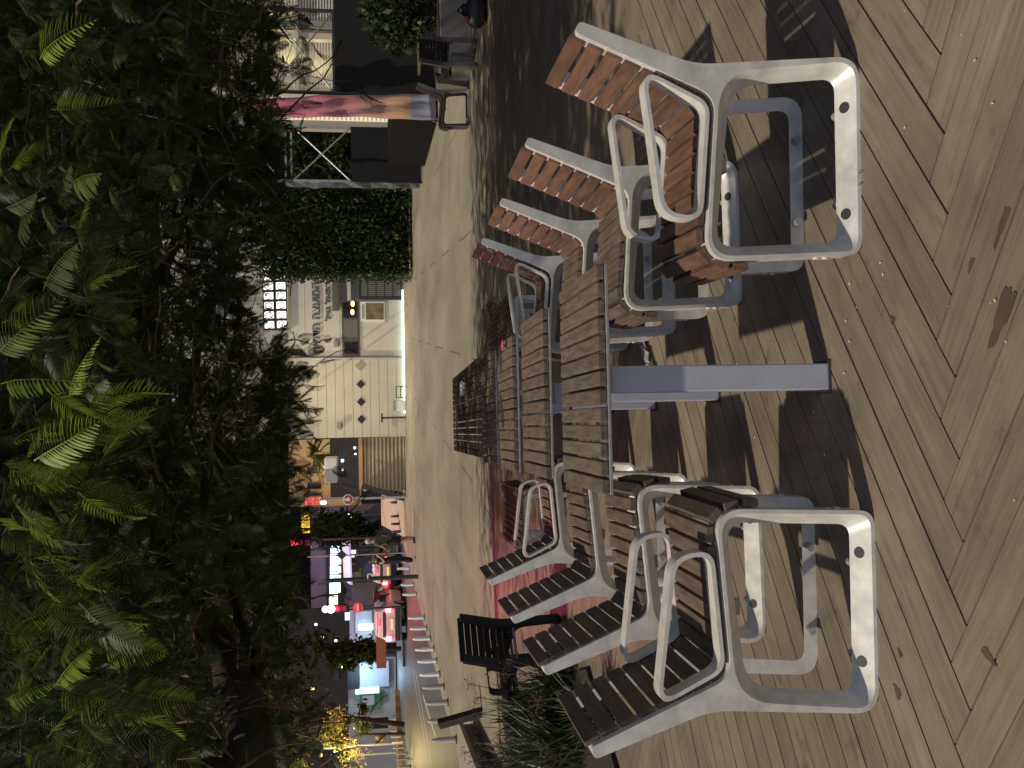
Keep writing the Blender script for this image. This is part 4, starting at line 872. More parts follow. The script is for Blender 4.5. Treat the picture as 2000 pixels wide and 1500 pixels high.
# white column with lit louvres and the balcony building
YC = 30.0; t = thing('stair_tower', 'pale column with a bright louvred strip behind the pink banner', 'tower', (P(780, 220, YC).x, YC, zg(YC)))
x0, x1, za, zb_ = RC(470, 786, 223, 237, YC); MB().b2((x0, YC, zg(YC)), (x1, YC + .5, zb_ + 1)).build('column', mat('tan_column', (.42, .38, .30), .8), t)
x2, x3, _, _ = RC(470, 786, 176, 222, YC); b = MB(); z = za
while z < zb_: b.b2((x2, YC - .05, z), (x3 - .01, YC - .02, z + .045)); z += .14
b.build('louvres', M_['white'], t); MB().b2((x2, YC + .1, za), (x3 - .01, YC + .15, zb_)).build('lit_panel', em('lit_stair', (1, .86, .55), .9), t)
YA = 42.0; t = thing('balcony_building', 'brightly lit pale building with louvred balconies behind the dark truss', 'building', (P(800, 60, YA).x, YA, zg(YA)))
FB(MB(), 430, 800, -150, 178, YA, .3, -1.2).build('wall', mat('lit_cream_wall', (.34, .31, .23), .8, var=.15, scale=.6), t)
for (y, w_) in ((39, 14), (62, 12), (146, 10), (172, 8)): x0, x1, za, zb_ = RC(430, 800, y - w_/2, y + w_/2, YA); MB().b2((x0, YA - .3, zg(YA)), (x1, YA + .1, zb_)).build('column', mat('grey_column', (.26, .25, .23), .8) if y == 39 else mat('cream_column', (.52, .49, .40), .8), t)
for (ya, yb) in ((-40, 30), (70, 141), (151, 168)):
    b = MB(); x0, x1, za, zb_ = RC(560, 690, ya, yb, YA); k = 0; z = za
    while z < zb_ + 2.5: b.b2((x0, YA - .2, z), (x1, YA - .16, z + .05)); z += .13
    b.build('louvres', M_['white'], t)
for z in (P(690, 60, YA).z, P(600, 60, YA).z, P(520, 60, YA).z): MB().b2((P(690, 178, YA).x, YA - .45, z - .14), (P(690, -150, YA).x, YA + 1.1, z)).build('balcony_slab', mat('slab_cream', (.5, .46, .38), .8), t)
for (v, y) in ((560, 20), (640, 110), (585, 100)): c = P(v, y, YA + .3); lamp('balcony_lamp', c, 34, (1, .85, .52), t, .15)
b = MB(); c = P(585, 12, YA + 1); FB(b, 560, 600, 4, 26, YA, .04, -1.1); b.build('lit_window', em('lit_yellow_window', (1, .85, .5), 1.6), t)
# dark shrub, stone planter, chairs and a bag at the right edge
c = P(855, 30, 14.6); shrub('dark_shrub', 'dark leafy shrub in the stone planter at the right edge', (c.x + .15, 14.6, .5), (.75, .6, .62), 1500, .075, M_['ivy'])
t = thing('stone_planter', 'pale stone-clad planter block under the dark shrub', 'planter', (6.0, 14.3, 0)); x0, x1, za, zb_ = RC(882, 940, -60, 122, 13.9)
MB().b2((x0, 13.9, 0), (x1, 15.3, zb_)).build('body', mat('shaded_stone_cladding', (.15, .14, .13), .8, var=.15, scale=3), t, bevel=.012); MB().b2((x0 + .1, 14.0, zb_ + .001), (x1, 15.2, zb_ + .02)).build('soil', M_['soil'], t)  # stone colour darkened to carry the shade over it
g = G(974, 25); t = thing('black_bag', 'slumped black bag with red tags on the ground at the right edge', 'bag', (g.x, g.y, 0))
b = MB(); b.sphere((g.x, g.y, .15), .17, 14, 0, (1.25, .9, .9)); b.sphere((g.x + .18, g.y + .05, .13), .13, 12, 0, (1.2, 1, 1)); b.sphere((g.x + .03, g.y, .29), .07, 10, 0, (1.3, 1, .7)); b.build('sack', mat('black_nylon', (.012, .012, .016), .5), t, smooth=70)
MB().tube([(g.x - .05, g.y - .03, .31), (g.x, g.y - .05, .40), (g.x + .1, g.y - .03, .31)], .012, 6).build('handle', M_['black'], t, smooth=60)
for (dx, dz) in ((-.12, .28), (.14, .27)): MB().box((g.x + dx, g.y - .10, dz), (.05, .02, .025)).build('red_tag', mat('red_tag', (.5, .03, .05), .5), t)
for (v, y, rz, l_, ad) in ((953, 100, -88, 'shaded brown slatted armchair seen from behind by the stone planter', True), (937, 200, -8, 'grey framed shaded armchair seen side-on in front of the banner', True)):
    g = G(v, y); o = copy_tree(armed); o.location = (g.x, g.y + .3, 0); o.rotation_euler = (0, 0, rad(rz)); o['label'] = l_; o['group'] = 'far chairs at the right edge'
    recolor(o, {'cast_aluminium': mat('shaded_grey_metal', (.12, .12, .125), .5, .2), 'oiled_wood': mat('shaded_brown_slats', (.022, .014, .011), .65, var=.3, scale=6, stretch=(9, 1.2, 9))})  # frame and slat colours darkened to carry the shade they stand in
g = G(930, 165); t = copy_tree(tb); t.location = (g.x + .95, g.y + 1.0, 0); t.rotation_euler = (0, 0, rad(6)); tag(t, 'dark slatted table between the two far chairs at the right', group='far tables at the right')

# ------------------------------------------------------------------ left side: stone seat wall, post, bollards
t = thing('stone_seat_wall', 'low stone-slab seat wall with joints at the left edge', 'wall', (-6.2, 12.6, 0)); A = Vector((-5.86, 15.6, 0)); B = Vector((-5.16, 11.6, 0)); d = (B - A).normalized(); nn = Vector((d.y, -d.x, 0))
if nn.x > 0: nn = -nn
stn = mat('warm_stone_slab', (.30, .275, .24), .75, var=.12, scale=3)
for k in range(5):
    p = A + d*(k*.86 + .43) + nn*.48; MB().box((p.x, p.y, .235), (.845, 1.0, .07), math.atan2(d.y, d.x)).build('slab', stn, t, bevel=.006)
p = A + d*2.15 + nn*.5; MB().box((p.x, p.y, .10), (4.25, .9, .20), math.atan2(d.y, d.x)).build('base', mat('dark_stone', (.13, .12, .11), .85, var=.2, scale=4), t)
c = P(860, 1470, 13.6); shrub('dark_shrub', 'small dark shrub at the left edge beyond the seat wall', (-7.0, 13.4, .22), (.5, .45, .34), 700, .06, M_['ivy'])
g = G(921, 1388); tp = P(836, 1410, g.y + .1); b = MB(); b.bar((g.x, g.y, -.02), tp, .10, .14); tag(b.build('wooden_post', mat('dark_timber', (.03, .024, .02), .8, var=.3, scale=8), bevel=.008), 'dark leaning timber post beside the stone seat wall', 'post')
BL = [(785, 1089), (789, 1103), (797, 1135), (801, 1154), (815, 1200), (819, 1221), (826, 1241), (832, 1262), (837, 1285), (842, 1311), (849.5, 1336), (856, 1367), (861, 1402), (870, 1440)]
def bollard(p, h, r_, m, name='bollard'):
    t = thing(name, 'x', 'bollard', p); MB().lathe((0, 0, 0), [(r_, -.02), (r_, h*.55), (r_*.82, h*.8), (r_*.55, h*.97), (.008, h)], 12).build('shaft', m, t, smooth=50, local=True); MB().lathe((0, 0, 0), [(r_*1.5, 0), (r_*1.5, .02), (r_*1.02, .03)], 12).build('base_ring', M_['darkgrey'], t, smooth=50, local=True); return t
bol = None; pole_h = ['the crossing behind the couple', 'the second white car', 'the signal pole', 'the red-lit car']
names = ['farthest pale bollard, just behind the standing couple', 'pale bollard right in front of the second white car', 'pale bollard just left of the dark signal pole', 'pale bollard at the right rear corner of the red-lit car',
         'lamplit white bollard under the middle of the red-lit car', 'lamplit white bollard under the left tail light of the red-lit car', 'lamplit white bollard where the kerb passes the orange wall, fifth from that car', 'lamplit white bollard with a dark foot, below the round dark tree',
         'lamplit white bollard below the left end of the orange wall', 'broad lamplit white bollard below the blue-lit shutter', 'grey bollard below the green-framed panel', 'grey bollard, third from the left picture edge', 'grey bollard right behind the leaning timber post', 'nearest grey bollard at the left picture edge']
BW = mat('lamplit_bollard', (.78, .78, .76), .5); BGm = mat('grey_bollard', (.45, .42, .38), .55)  # whiter copy carries the cold lamplight falling on these bollards
for i, (v, y) in enumerate(BL):
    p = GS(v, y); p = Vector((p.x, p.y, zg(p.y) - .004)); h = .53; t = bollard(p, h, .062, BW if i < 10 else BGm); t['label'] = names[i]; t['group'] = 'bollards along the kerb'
for k, (v, y, l_) in enumerate(((768, 974, 'dark post at the ramp foot, nearest the hand stop sign'), (768, 1001, 'dark post second along the lit ramp'), (768, 1016, 'dark post third along the lit ramp'), (768, 1031, 'dark post on the lit ramp nearest the couple'))):
    p = GS(v + 12, y); p = Vector((p.x, p.y, zg(p.y))); t = bollard(p, .62, .07, M_['darkgrey'], 'ramp_post'); t['label'] = l_; t['group'] = 'dark posts on the lit ramp'
x0, x1, za, zb_ = RC(726, 772, 966, 1036, 44); b = MB(); b.add([(x0, 43, zg(43)), (x1, 43, zg(43)), (x1, 47, za + .9), (x0, 47, za + .9), (x0, 47, zg(47)), (x1, 47, zg(47))], [(0, 1, 2, 3), (0, 3, 4), (1, 5, 2), (3, 2, 5, 4), (0, 4, 5, 1)])
tag(b.build('ramp', mat('pale_ramp', (.42, .39, .32), .8, var=.1, scale=1)), kind='structure')
for k in range(9):
    v, y = (744 + k*3.4, 1398 + k*11) if k < 8 else (770, 1490); p = GS(v + 8, y); p = Vector((p.x, p.y, zg(p.y) - .02)); 
    t = bollard(p, .62, .06, BGm, 'far_bollard'); t['label'] = 'thin pale bollard on the far kerb, %s' % ['beside the black box', 'left of the black box', 'right of the sack', 'left of the sack', 'right of the lamp pole', 'left of the lamp pole', 'under the lamplit leaves', 'by the picture edge, second last', 'at the left picture edge'][k]; t['group'] = 'bollards on the far kerb'
# ------------------------------------------------------------------ signs, signals, lamps
def pole(t, p, z1, r_, m=None, name='pole'): return MB().tube([(p[0], p[1], p[2] - .02), (p[0], p[1], z1)], r_, 10).build(name, m or M_['steel'], t, smooth=40)
def onpole(name, label, cat, v, y, Y, vtop, r_=.05, m=None, group=None):
    p = P(v, y, Y); p.z = zg(Y); t = thing(name, label, cat, p, 0, group); pole(t, p, P(vtop, y, Y).z, r_, m); return t, p
t, p = onpole('stop_sign', 'octagonal red hand stop sign with white rim on a pole beside the stairs', 'sign', 775, 964, 39, 618, .05)
c = P(673, 965, 39); oc = lambda r_: [(c.x + r_*math.cos(rad(22.5 + 45*k)), c.z + r_*math.sin(rad(22.5 + 45*k))) for k in range(8)]
MB().prism(oc(.235), 38.90, 38.93).build('rim', M_['white'], t); MB().prism(oc(.195), 38.885, 38.90).build('face', mat('sign_red', (.35, .02, .03), .5), t)
b = MB(); b.sphere((c.x, 38.885, c.z - .02), .075, 10, 0, (.9, .15, 1.1))
for k in range(4): b.box((c.x - .05 + .034*k, 38.88, c.z + .09), (.024, .012, .13 + .02*(k in (1, 2))), 0)
b.box((c.x + .09, 38.88, c.z - .01), (.024, .012, .09), 0, 0, Matrix.Rotation(rad(-35), 3, 'Y')); b.build('white_hand', M_['white'], t)
t, p = onpole('signal_pole', 'thick dark signal pole standing on the plaza in front of the red-lit street', 'pole', 806, 1120, 31.9, 625, .075, M_['darkgrey'])
c = P(712, 1117, 31.8); MB().tube([(c.x - .06, 31.75, c.z + .09), (c.x + .09, 31.75, c.z + .09), (c.x + .11, 31.75, c.z), (c.x + .02, 31.75, c.z - .1)], .03, 8).build('hooked_bracket', M_['white'], t, smooth=50)
def signal(name, label, v, y, Y, base_y, extra):
    t, p = onpole(name, label, 'traffic light', 780, base_y, Y, v - 14, .05, M_['darkgrey'], 'red traffic lights'); c = P(v, y, Y - .2)
    MB().box((c.x, Y - .12, c.z - .32), (.34, .2, .98)).build('housing', M_['black'], t, bevel=.03)
    MB().tube([(c.x, Y - .24, c.z), (c.x, Y - .20, c.z)], .19, 16).build('red_lamp', M_['e_pinkred'] if extra else M_['e_red'], t); lamp('red_lamp_light', (c.x, Y - .5, c.z), 260, (1, .03, .08), t, .12)
    if extra: lamp('red_beam', (c.x, Y - .6, c.z), 1000, (1, .03, .13), t, .12, 'SPOT', Vector((.25, 4.6, .75)) - Vector((c.x, Y - .6, c.z)), 9)
    for k in (1, 2): MB().tube([(c.x, Y - .235, c.z - .32*k), (c.x, Y - .20, c.z - .32*k)], .12, 14).build('dark_lens', M_['darkgrey'], t)
    return t, c, p
t, c, p = signal('traffic_light', 'red traffic light under a small round blue sign, above the red-lit car', 633, 1178, 44, 1178, True)
q = P(622, 1178, 43.8); MB().tube([(q.x, 43.74, q.z), (q.x, 43.78, q.z)], .17, 18).build('blue_sign', M_['e_blue'], t)
b = MB(); b.bar((q.x - .06, 43.73, q.z - .06), (q.x + .06, 43.73, q.z + .05), .02, .05); b.build('white_arrow', M_['e_cool'], t)
q = P(686, 1177, 43.8); MB().tube([(q.x, 43.76, q.z), (q.x, 43.80, q.z)], .24, 20).build('round_sign', mat('red_disc', (.62, .12, .14), .5), t); MB().box((q.x, 43.75, q.z), (.34, .015, .085)).build('sign_bar', M_['white'], t)
t, c, p = signal('traffic_light', 'red traffic light higher up beside the amber lit panel', 566, 1047, 46, 1041, False)
q = P(598, 1047, 46); MB().bar((p.x, 46, q.z), (q.x - .25, 46, q.z), .04, .04).build('bracket', M_['steel'], t)
t, p = onpole('sign_post', 'thin post with a dark diamond sign in front of the lit shop fascia', 'sign', 790, 1073, 42, 590, .03, M_['steel']); q = P(657, 1073, 41.9)
MB().box((q.x, 41.9, q.z), (.34, .03, .34), 0, 0, Matrix.Rotation(rad(45), 3, 'Y')).build('diamond_plate', M_['darkgrey'], t)
def litsign(name, label, v0, v1, y0, y1, Y, m, marks, cat='sign'):
    x0, x1, za, zb_ = RC(v0, v1, y0, y1, Y); t = thing(name, label, cat, ((x0 + x1)/2, Y, za)); MB().b2((x0 - .05, Y, za - .05), (x1 + .05, Y + .2, zb_ + .05)).build('case', M_['darkgrey'], t); MB().b2((x0, Y - .02, za), (x1, Y - .002, zb_)).build('lit_face', m, t)
    b = MB(); n = marks; h = zb_ - za; wd = (x1 - x0)/n
    for row in range(2):
        for k in range(n):
            xc = x0 + wd*(k + .5); zc = za + h*(.3 + .42*row); a = random.random(); b.box((xc, Y - .03, zc + h*.10), (wd*.62, .012, h*.055)); b.box((xc + wd*.26, Y - .031, zc), (wd*.14, .012, h*.24))
            if a < .6: b.box((xc - wd*.22, Y - .032, zc - h*.02), (wd*.13, .012, h*.18))
            if a > .4: b.box((xc, Y - .033, zc - h*.10), (wd*.5, .012, h*.05))
    b.build('lettering', M_['black'], t); return t
litsign('lit_panel_sign', 'amber lit panel with dark lettering above the dark trees', 580.5, 596.5, 989, 1028, 48, M_['e_yellow'], 7)
t = litsign('red_sign', 'red lit signboard with white end lamps above the stop sign', 588, 621, 958, 974, 47, em('lit_dull_red', (1, .16, .12), .9), 3)
for v in (622, 627): c = P(v, 970, 46.7); MB().sphere(c, .09, 8).build('lit_lamp', M_['e_white'], t, smooth=60)
# far street lamp with lamplit leaves
t, p = onpole('street_lamp', 'tall pale street lamp pole by the amber-lit leaves at the far kerb', 'street lamp', 757, 1444, 50, 610, .075); q = P(612, 1444, 50)
MB().bar((q.x, 50, q.z), (q.x + .1, 49.0, q.z + .1), .08, .06).build('arm', M_['steel'], t); MB().box((q.x + .1, 48.7, q.z + .1), (.22, .5, .09)).build('head', M_['darkgrey'], t); MB().box((q.x + .1, 48.7, q.z + .045), (.18, .4, .02)).build('lit_lamp', M_['e_warm'], t)
lamp('street_lamp_light', (q.x + .1, 47.4, q.z - .7), 1100, (1, .74, .30), t, .15)
t, p = onpole('street_lamp', 'thin pale pole without lamp at the left edge by the far kerb', 'street lamp', 762, 1462, 51, 660, .045); t['label'] = 'thin bare pole beside the tall street lamp at the far kerb'
b = MB(); T, Va = [], []
for (v, y, s_) in ((640, 1392, .7), (655, 1450, .6), (668, 1470, .6), (632, 1415, .5)):
    c = P(v, y, 46.4)
    for _ in range(150): d = Vector([random.gauss(0, .5) for _ in range(3)]); T.append(leaf_T(c + d*s_, .10)); Va.append(random.uniform(.5, 1))
ft = thing('lamplit_shrub', 'climbing shrub with lamplit amber leaves at the far left', 'shrub', (P(740, 1430, 46.4).x, 46.4, zg(46.4))); c = P(655, 1430, 46.4)
MB().tube([(c.x, 46.4, zg(46)), (c.x + .1, 46.4, c.z - 1), (c.x, 46.4, c.z)], [.08, .06, .03], 7).build('stems', M_['bark'], ft, smooth=50); proto_mesh('foliage', LEAF[0], LEAF[1], T, leafmat('lamplit_leaf', (.25, .20, .04), (.55, .45, .10), (.7, .65, .35), .2), Va, ft); lamp('leaf_lamp', P(672, 1440, 45.6), 70, (1, .72, .2), ft, .1)  # amber lamplight is put into the colour of these leaves

# ------------------------------------------------------------------ shops along the far street
def facade(name, label, v0, v1, y0, y1, Y, m, cat='building', dep=6):
    x0, x1, za, zb_ = RC(v0, v1, y0, y1, Y); t = thing(name, label, cat, ((x0 + x1)/2, Y, zg(Y))); MB().b2((x0, Y, zg(Y) - .05), (x1, Y + dep, zb_)).build('wall', m, t); return t
dusk = mat('dim_plum_wall', (.10, .07, .095), .8, var=.2, scale=.7)
sh = facade('corner_shop', 'corner shop with glowing segmented white fascia and pale awning', 596, 750, 975, 1174, 60, dusk)
segs = [(1052, 1068), (1070, 1092), (1094, 1109), (1111, 1120), (1126, 1147), (1151, 1168)]
fa = FB(MB(), 626, 660, 1049, 1171, 60, .15, .01).build('fascia', M_['black'], sh)
for k, (a, c) in enumerate(segs):
    o = (c - 1052)*-.055; FB(MB(), 637 + o, 653 + o, a, c, 60, .03, .17).build('lit_panel', M_['e_cool'] if k != 5 else M_['e_white'], fa)
    if k < 5: FB(MB(), 654 + o, 658 + o, a, c - 2, 60, .03, .17).build('lit_strip', em('lit_ivory', (1, .95, .7), 2.5) if k == 0 else bpy.data.materials['lit_ivory'], fa)
    b = MB(); x0, x1, za, zb_ = RC(646 + o, 651 + o, a + 4, c - 4, 60); b.b2((x0, 59.78, za), (x1, 59.795, za + .05)); b.b2((x0, 59.78, za), (x0 + .06, 59.795, zb_)); b.build('lettering', M_['tile'], fa)
x0, x1, za, zb_ = RC(655, 674, 1028, 1130, 58.6); b = MB(); b.add([(x0, 58.2, za), (x1, 58.2, za + .1), (x1, 59.85, zb_), (x0, 59.85, zb_ - .1), (x0, 58.2, za - .12), (x1, 58.2, za - .02)], [(0, 1, 2, 3), (0, 4, 5, 1)]); aw = b.build('awning', mat('pale_awning', (.55, .48, .55), .7), sh, fix=False); aw.modifiers.new('t', 'SOLIDIFY').thickness = .03
lamp('fascia_lamp', (P(650, 1100, 58).x, 57.6, P(640, 1100, 58).z), 170, (.50, .52, 1), sh, .3)
for (a, c, m) in ((1000, 1030, M_['glass']), (1036, 1066, M_['glass']), (1080, 1115, mat('dim_blue_glass', (.06, .06, .14), .3))): FB(MB(), 690, 745, a, c, 60, .05, .01).build('shop_window', m, sh)
for (v0, v1, a, c, m) in ((676, 685, 1064, 1071, M_['e_cool']), (676, 682, 1074, 1078, M_['e_cool'])): FB(MB(), v0, v1, a, c, 60, .05, .06).build('lit_notice', em('lit_pale_blue', (.6, .75, 1), 1.6) if a == 1064 else bpy.data.materials['lit_pale_blue'], sh)
b = MB(); x0, x1, za, zb_ = RC(665, 680, 992, 1001, 57); b.bar((x0, 57, zb_), (x1, 57, za), .06, .35) if False else b.box(((x0 + x1)/2, 57, (za + zb_)/2), (.22, .05, .46), 0, 0, Matrix.Rotation(rad(15), 3, 'Y'))
for k in range(9):                                # posters, pipes and ledges that break up the shop wall
    a = random.uniform(985, 1165); v = random.uniform(664, 735); FB(MB(), v, v + random.uniform(5, 14), a, a + random.uniform(4, 11), 60, .04, .065 + .004*k).build('poster', mat('dim_poster_%d' % k, tuple(random.uniform(.03, .22) for _ in range(3)), .6, var=.4, scale=4), sh)
for a in (1005, 1062, 1128): MB().tube([(P(700, a, 59.8).x, 59.9, zg(60)), (P(700, a, 59.8).x, 59.9, P(610, a, 60).z)], .05, 6).build('pipe', M_['darkgrey'], sh)
t = thing('lit_screen', 'small white lit screen glowing among the dark trees', 'screen', (x0, 57.1, zg(57))); b.build('lit_face', M_['e_white'], t); MB().tube([((x0 + x1)/2, 57.1, zg(57)), ((x0 + x1)/2, 57.1, za)], .04, 6).build('stand', M_['darkgrey'], t)
fb = facade('far_building', 'dark far apartment building with a few tiny lit windows above the kiosks', 545, 735, 1176, 1640, 82, mat('night_wall', (.018, .014, .016), .8, var=.2, scale=.5))
for (v, y, m) in ((600, 1205, 'e_cool'), (612, 1230, 'e_warm'), (638, 1238, 'e_cool'), (590, 1330, 'e_warm'), (650, 1290, 'e_warm')): FB(MB(), v, v + 5, y, y + 4, 82, .05, .01).build('lit_window', M_[m], fb)
for k in range(7): FB(MB(), 560 + 12*(k % 3)*3, 572 + 12*(k % 3)*3, 1190 + 52*k, 1212 + 52*k, 82, .05, .012).build('dark_window', M_['glass'], fb)
def shutter(name, v0, v1, y0, y1, Y, label, m):
    x0, x1, za, zb_ = RC(v0, v1, y0, y1, Y); t = thing(name, label, 'shutter', ((x0 + x1)/2, Y, zg(Y))); b = MB(); n = 26; pr = []
    for k in range(n): xx = x0 + (x1 - x0)*k/n; pr += [(xx, Y - .03), (xx + (x1 - x0)/n*.55, Y - .09)]
    pr += [(x1, Y - .03), (x1, Y + .05), (x0, Y + .05)]; b.prism([(p_[0], p_[1]) for p_ in pr], za, zb_, 'z'); b.build('ribbed_panel', m, t); return t
pshut = mat('pale_ribbed_metal', (.55, .58, .64), .5, .2)
facade('shuttered_shop', 'dim grey-lavender shop front behind the red-lit car', 668, 770, 1176, 1248, 62.5, mat('lavender_wall', (.26, .22, .27), .8))
t = shutter('roller_shutter', 680, 712, 1183, 1240, 62, 'lavender ribbed roller shutter behind the red-lit car', pshut); FB(MB(), 685, 714, 1209, 1221, 61.7, .1).build('lit_sign', M_['e_cool'], t); FB(MB(), 660, 669, 1186, 1200, 61.7, .1).build('lit_notice', M_['e_cool'], t); lamp('shutter_lamp', (P(700, 1214, 60.5).x, 60.4, P(690, 1214, 60).z), 110, (.6, .75, 1), t, .2)
w2 = facade('corner_kiosk', 'grey kiosk row with a green-framed panel at the far left', 660, 752, 1276, 1560, 63, mat('grey_kiosk_wall', (.20, .20, .21), .8, var=.1, scale=1))
gp = FB(MB(), 684, 724, 1341, 1376, 62.9, .12).build('green_frame', mat('green_frame', (.02, .12, .06), .5), w2); FB(MB(), 688.5, 712, 1349, 1368, 62.75, .03).build('panel', em('pale_panel', (.6, .6, .75), .35), gp)
FB(MB(), 676, 722, 1332, 1341, 62.9, .5).build('lit_bulkhead', em('lit_blue_white', (.6, .85, 1), 2.2), w2)
FB(MB(), 662, 685, 1276, 1330, 62.9, .7).build('dark_eave', M_['black'], w2)
shutter('roller_shutter', 677, 742, 1283, 1333, 62.8, 'blue-white lit ribbed roller shutter left of the round dark tree', pshut); lamp('shopfront_lamp', (P(690, 1312, 61).x, 61.2, P(684, 1325, 61).z), 420, (.45, .70, 1), w2, .2)
t = thing('flower_wall', 'low orange rendered wall in front of the round dark tree', 'wall', (P(735, 1258, 47).x, 47, zg(47))); FB(MB(), 719, 738, 1228, 1292, 47, .4).build('body', mat('orange_render', (.24, .095, .045), .8, var=.15, scale=1.5), t)
x0, x1, za, zb_ = RC(738, 770, 1228, 1292, 47); MB().b2((x0, 46.7, zg(47) - .1), (x1, 46.95, za)).build('plinth', M_['darkgrey'], t)
ke = MB(); A = P(748, 1345, 58); B = P(752, 1540, 50)
for k in range(16):
    p, q = A.lerp(B, k/16), A.lerp(B, (k + 1)/16); 
    ke.bar((p.x, p.y, zg(p.y) + .02), (q.x, q.y, zg(q.y) + .02), .35, .30, k % 2)
tag(ke.build('kerb', [mat('yellow_kerb', (.45, .27, .06), .7), mat('orange_kerb', (.28, .15, .07), .7)]), kind='structure')
t = thing('dark_box_frame', 'dark box with a slanting bracket at the far kerb', 'box', P(745, 1397, 54)); FB(MB(), 705, 738, 1393, 1407, 54, .6).build('body', M_['black'], t); A, B = P(700, 1405, 53.7), P(692, 1428, 53.7); MB().tube([A, B], .03, 6).build('bracket', M_['darkgrey'], t)
t = thing('yellow_sack', 'amber sack shape at the far kerb by the street lamp', 'sack', P(745, 1432, 52)); c = P(722, 1432, 52); MB().sphere(c, .30, 12, 0, (.8, .8, 1)).build('sack', mat('amber_sack', (.42, .28, .08), .8), t, smooth=70)

# ------------------------------------------------------------------ cars waiting in the street
M_['e_tail'] = em('lit_tail_red', (1, .07, .07), 18)
def car(p, yaw, paint, label, name='parked_car'):
    t = thing(name, label, 'car', p, yaw, 'cars in the street')
    st = [(0, .74, .38, .93, .98, .70), (.03, .84, .30, .97, 1.10, .68), (.10, .87, .28, .99, 1.42, .60), (.35, .89, .26, 1.00, 1.58, .60), (1.2, .91, .25, 1.0, 1.63, .62), (2.1, .91, .25, .98, 1.60, .62), (2.75, .91, .25, .97, 1.34, .66), (3.25, .90, .26, .96, 1.01, .76), (4.1, .86, .28, .86, .89, .70), (4.35, .78, .34, .72, .75, .62)]
    vs, fs = [], []
    for (y, w_, zb_, zm, zt_, tw_) in st: vs += [(-w_*.93, y, zb_), (-w_, y, zb_ + .3), (-w_*.97, y, zm), (-tw_, y, zt_), (tw_, y, zt_), (w_*.97, y, zm), (w_, y, zb_ + .3), (w_*.93, y, zb_)]
    n = len(st)
    for i in range(n - 1):
        for j in range(8): fs.append((8*i + j, 8*i + (j + 1) % 8, 8*i + 8 + (j + 1) % 8, 8*i + 8 + j))
    fs += [tuple(range(8))[::-1], tuple(8*(n - 1) + j for j in range(8))]
    b = MB(); b.add(vs, fs); o = b.build('body', paint, t, smooth=40, local=True); sb = o.modifiers.new('bevel', 'BEVEL'); sb.width = .02; sb.segments = 2
    gl_ = MB(); gl_.add([(-.66, .05, 1.03), (.66, .05, 1.03), (.54, .17, 1.46), (-.54, .17, 1.46)], [(0, 1, 2, 3)]); g_ = gl_.build('rear_window', mat('car_glass', (.05, .01, .015), .1, spec=.8) if 'car_glass' not in bpy.data.materials else bpy.data.materials['car_glass'], t, fix=False, local=True); g_.location = (0, -.045, 0); g_.modifiers.new('t', 'SOLIDIFY').thickness = .02
    for sx in (-1, 1):
        w_ = MB()
        for (a, c) in ((.55, 1.45), (1.52, 2.5)):
            f = lambda y, top: sx*((.895 if y < 2.4 else .895) if not top else .66)
            w_.add([(f(a, 0), a, 1.04), (f(c, 0), c, 1.04), (f(c, 1) + sx*.015, c - (.25 if c > 2 else 0), 1.50), (f(a, 1) + sx*.015, a + .05, 1.52)], [(0, 1, 2, 3)])
        g_ = w_.build('side_window', bpy.data.materials['car_glass'], t, fix=False, local=True); g_.modifiers.new('t', 'SOLIDIFY').thickness = .02
        MB().box((sx*.71, -.01, .92), (.22, .12, .28)).build('tail_light', M_['e_tail'], t, bevel=.02, local=True)
        MB().box((sx*.985, 2.75, 1.02), (.16, .10, .13)).build('mirror', paint, t, bevel=.02, local=True)
        for y in (.75, 3.45):
            wh = MB().tube([(sx*.70, y, .32), (sx*.915, y, .32)], .32, 20).build('wheel', mat('tyre', (.015, .015, .015), .8) if 'tyre' not in bpy.data.materials else bpy.data.materials['tyre'], t, smooth=30, local=True); MB().tube([(sx*.90, y, .32), (sx*.922, y, .32)], .20, 14).build('rim', M_['steel'], wh, smooth=30, local=True)
    MB().box((0, .035, 1.49), (.34, .06, .05)).build('brake_light', M_['e_red'], t, local=True); MB().box((0, -.02, .74), (.52, .04, .12)).build('number_plate', mat('yellow_plate', (.7, .5, .06), .5, emit=(1, .6, .2), estr=.8) if 'yellow_plate' not in bpy.data.materials else bpy.data.materials['yellow_plate'], t, local=True)
    MB().box((0, -.03, .47), (1.60, .16, .24)).build('bumper', M_['darkgrey'], t, bevel=.03, local=True); MB().box((0, -.01, .62), (1.66, .05, .03)).build('chrome_strip', M_['white'], t, local=True)
    for sx in (-.6, .6): MB().tube([(sx, .5, 1.66), (sx, 2.0, 1.68)], .02, 6).build('roof_rail', M_['steel'], t, local=True)
    c, s_ = math.cos(yaw), math.sin(yaw); lamp('tail_glow', (p[0] + .6*s_, p[1] - .7*c, p[2] + .85), 110, (1, .04, .08), None, .3).parent = t; t.children[-1].location = (0, -.6, .85)
    return t
cw = mat('white_car_paint', (.62, .60, .60), .3, .1); cm = mat('maroon_car_paint', (.22, .03, .05), .3, .2)
def cpos(v, y): p = GS(v, y); return (p.x, p.y, zg(p.y) - .13)
car((-11.75, 44.6, zg(44.6) - .13), rad(1), cw, 'white hatch car with glowing tail lights, nearest in the street')
car((-10.55, 51.5, zg(51.5) - .13), rad(1), cw, 'white car with glowing tail light, partly hidden by the couple and the pole')
car((-12.2, 49.8, zg(49.8) - .13), rad(-1), cm, 'dark red car between the two white ones')

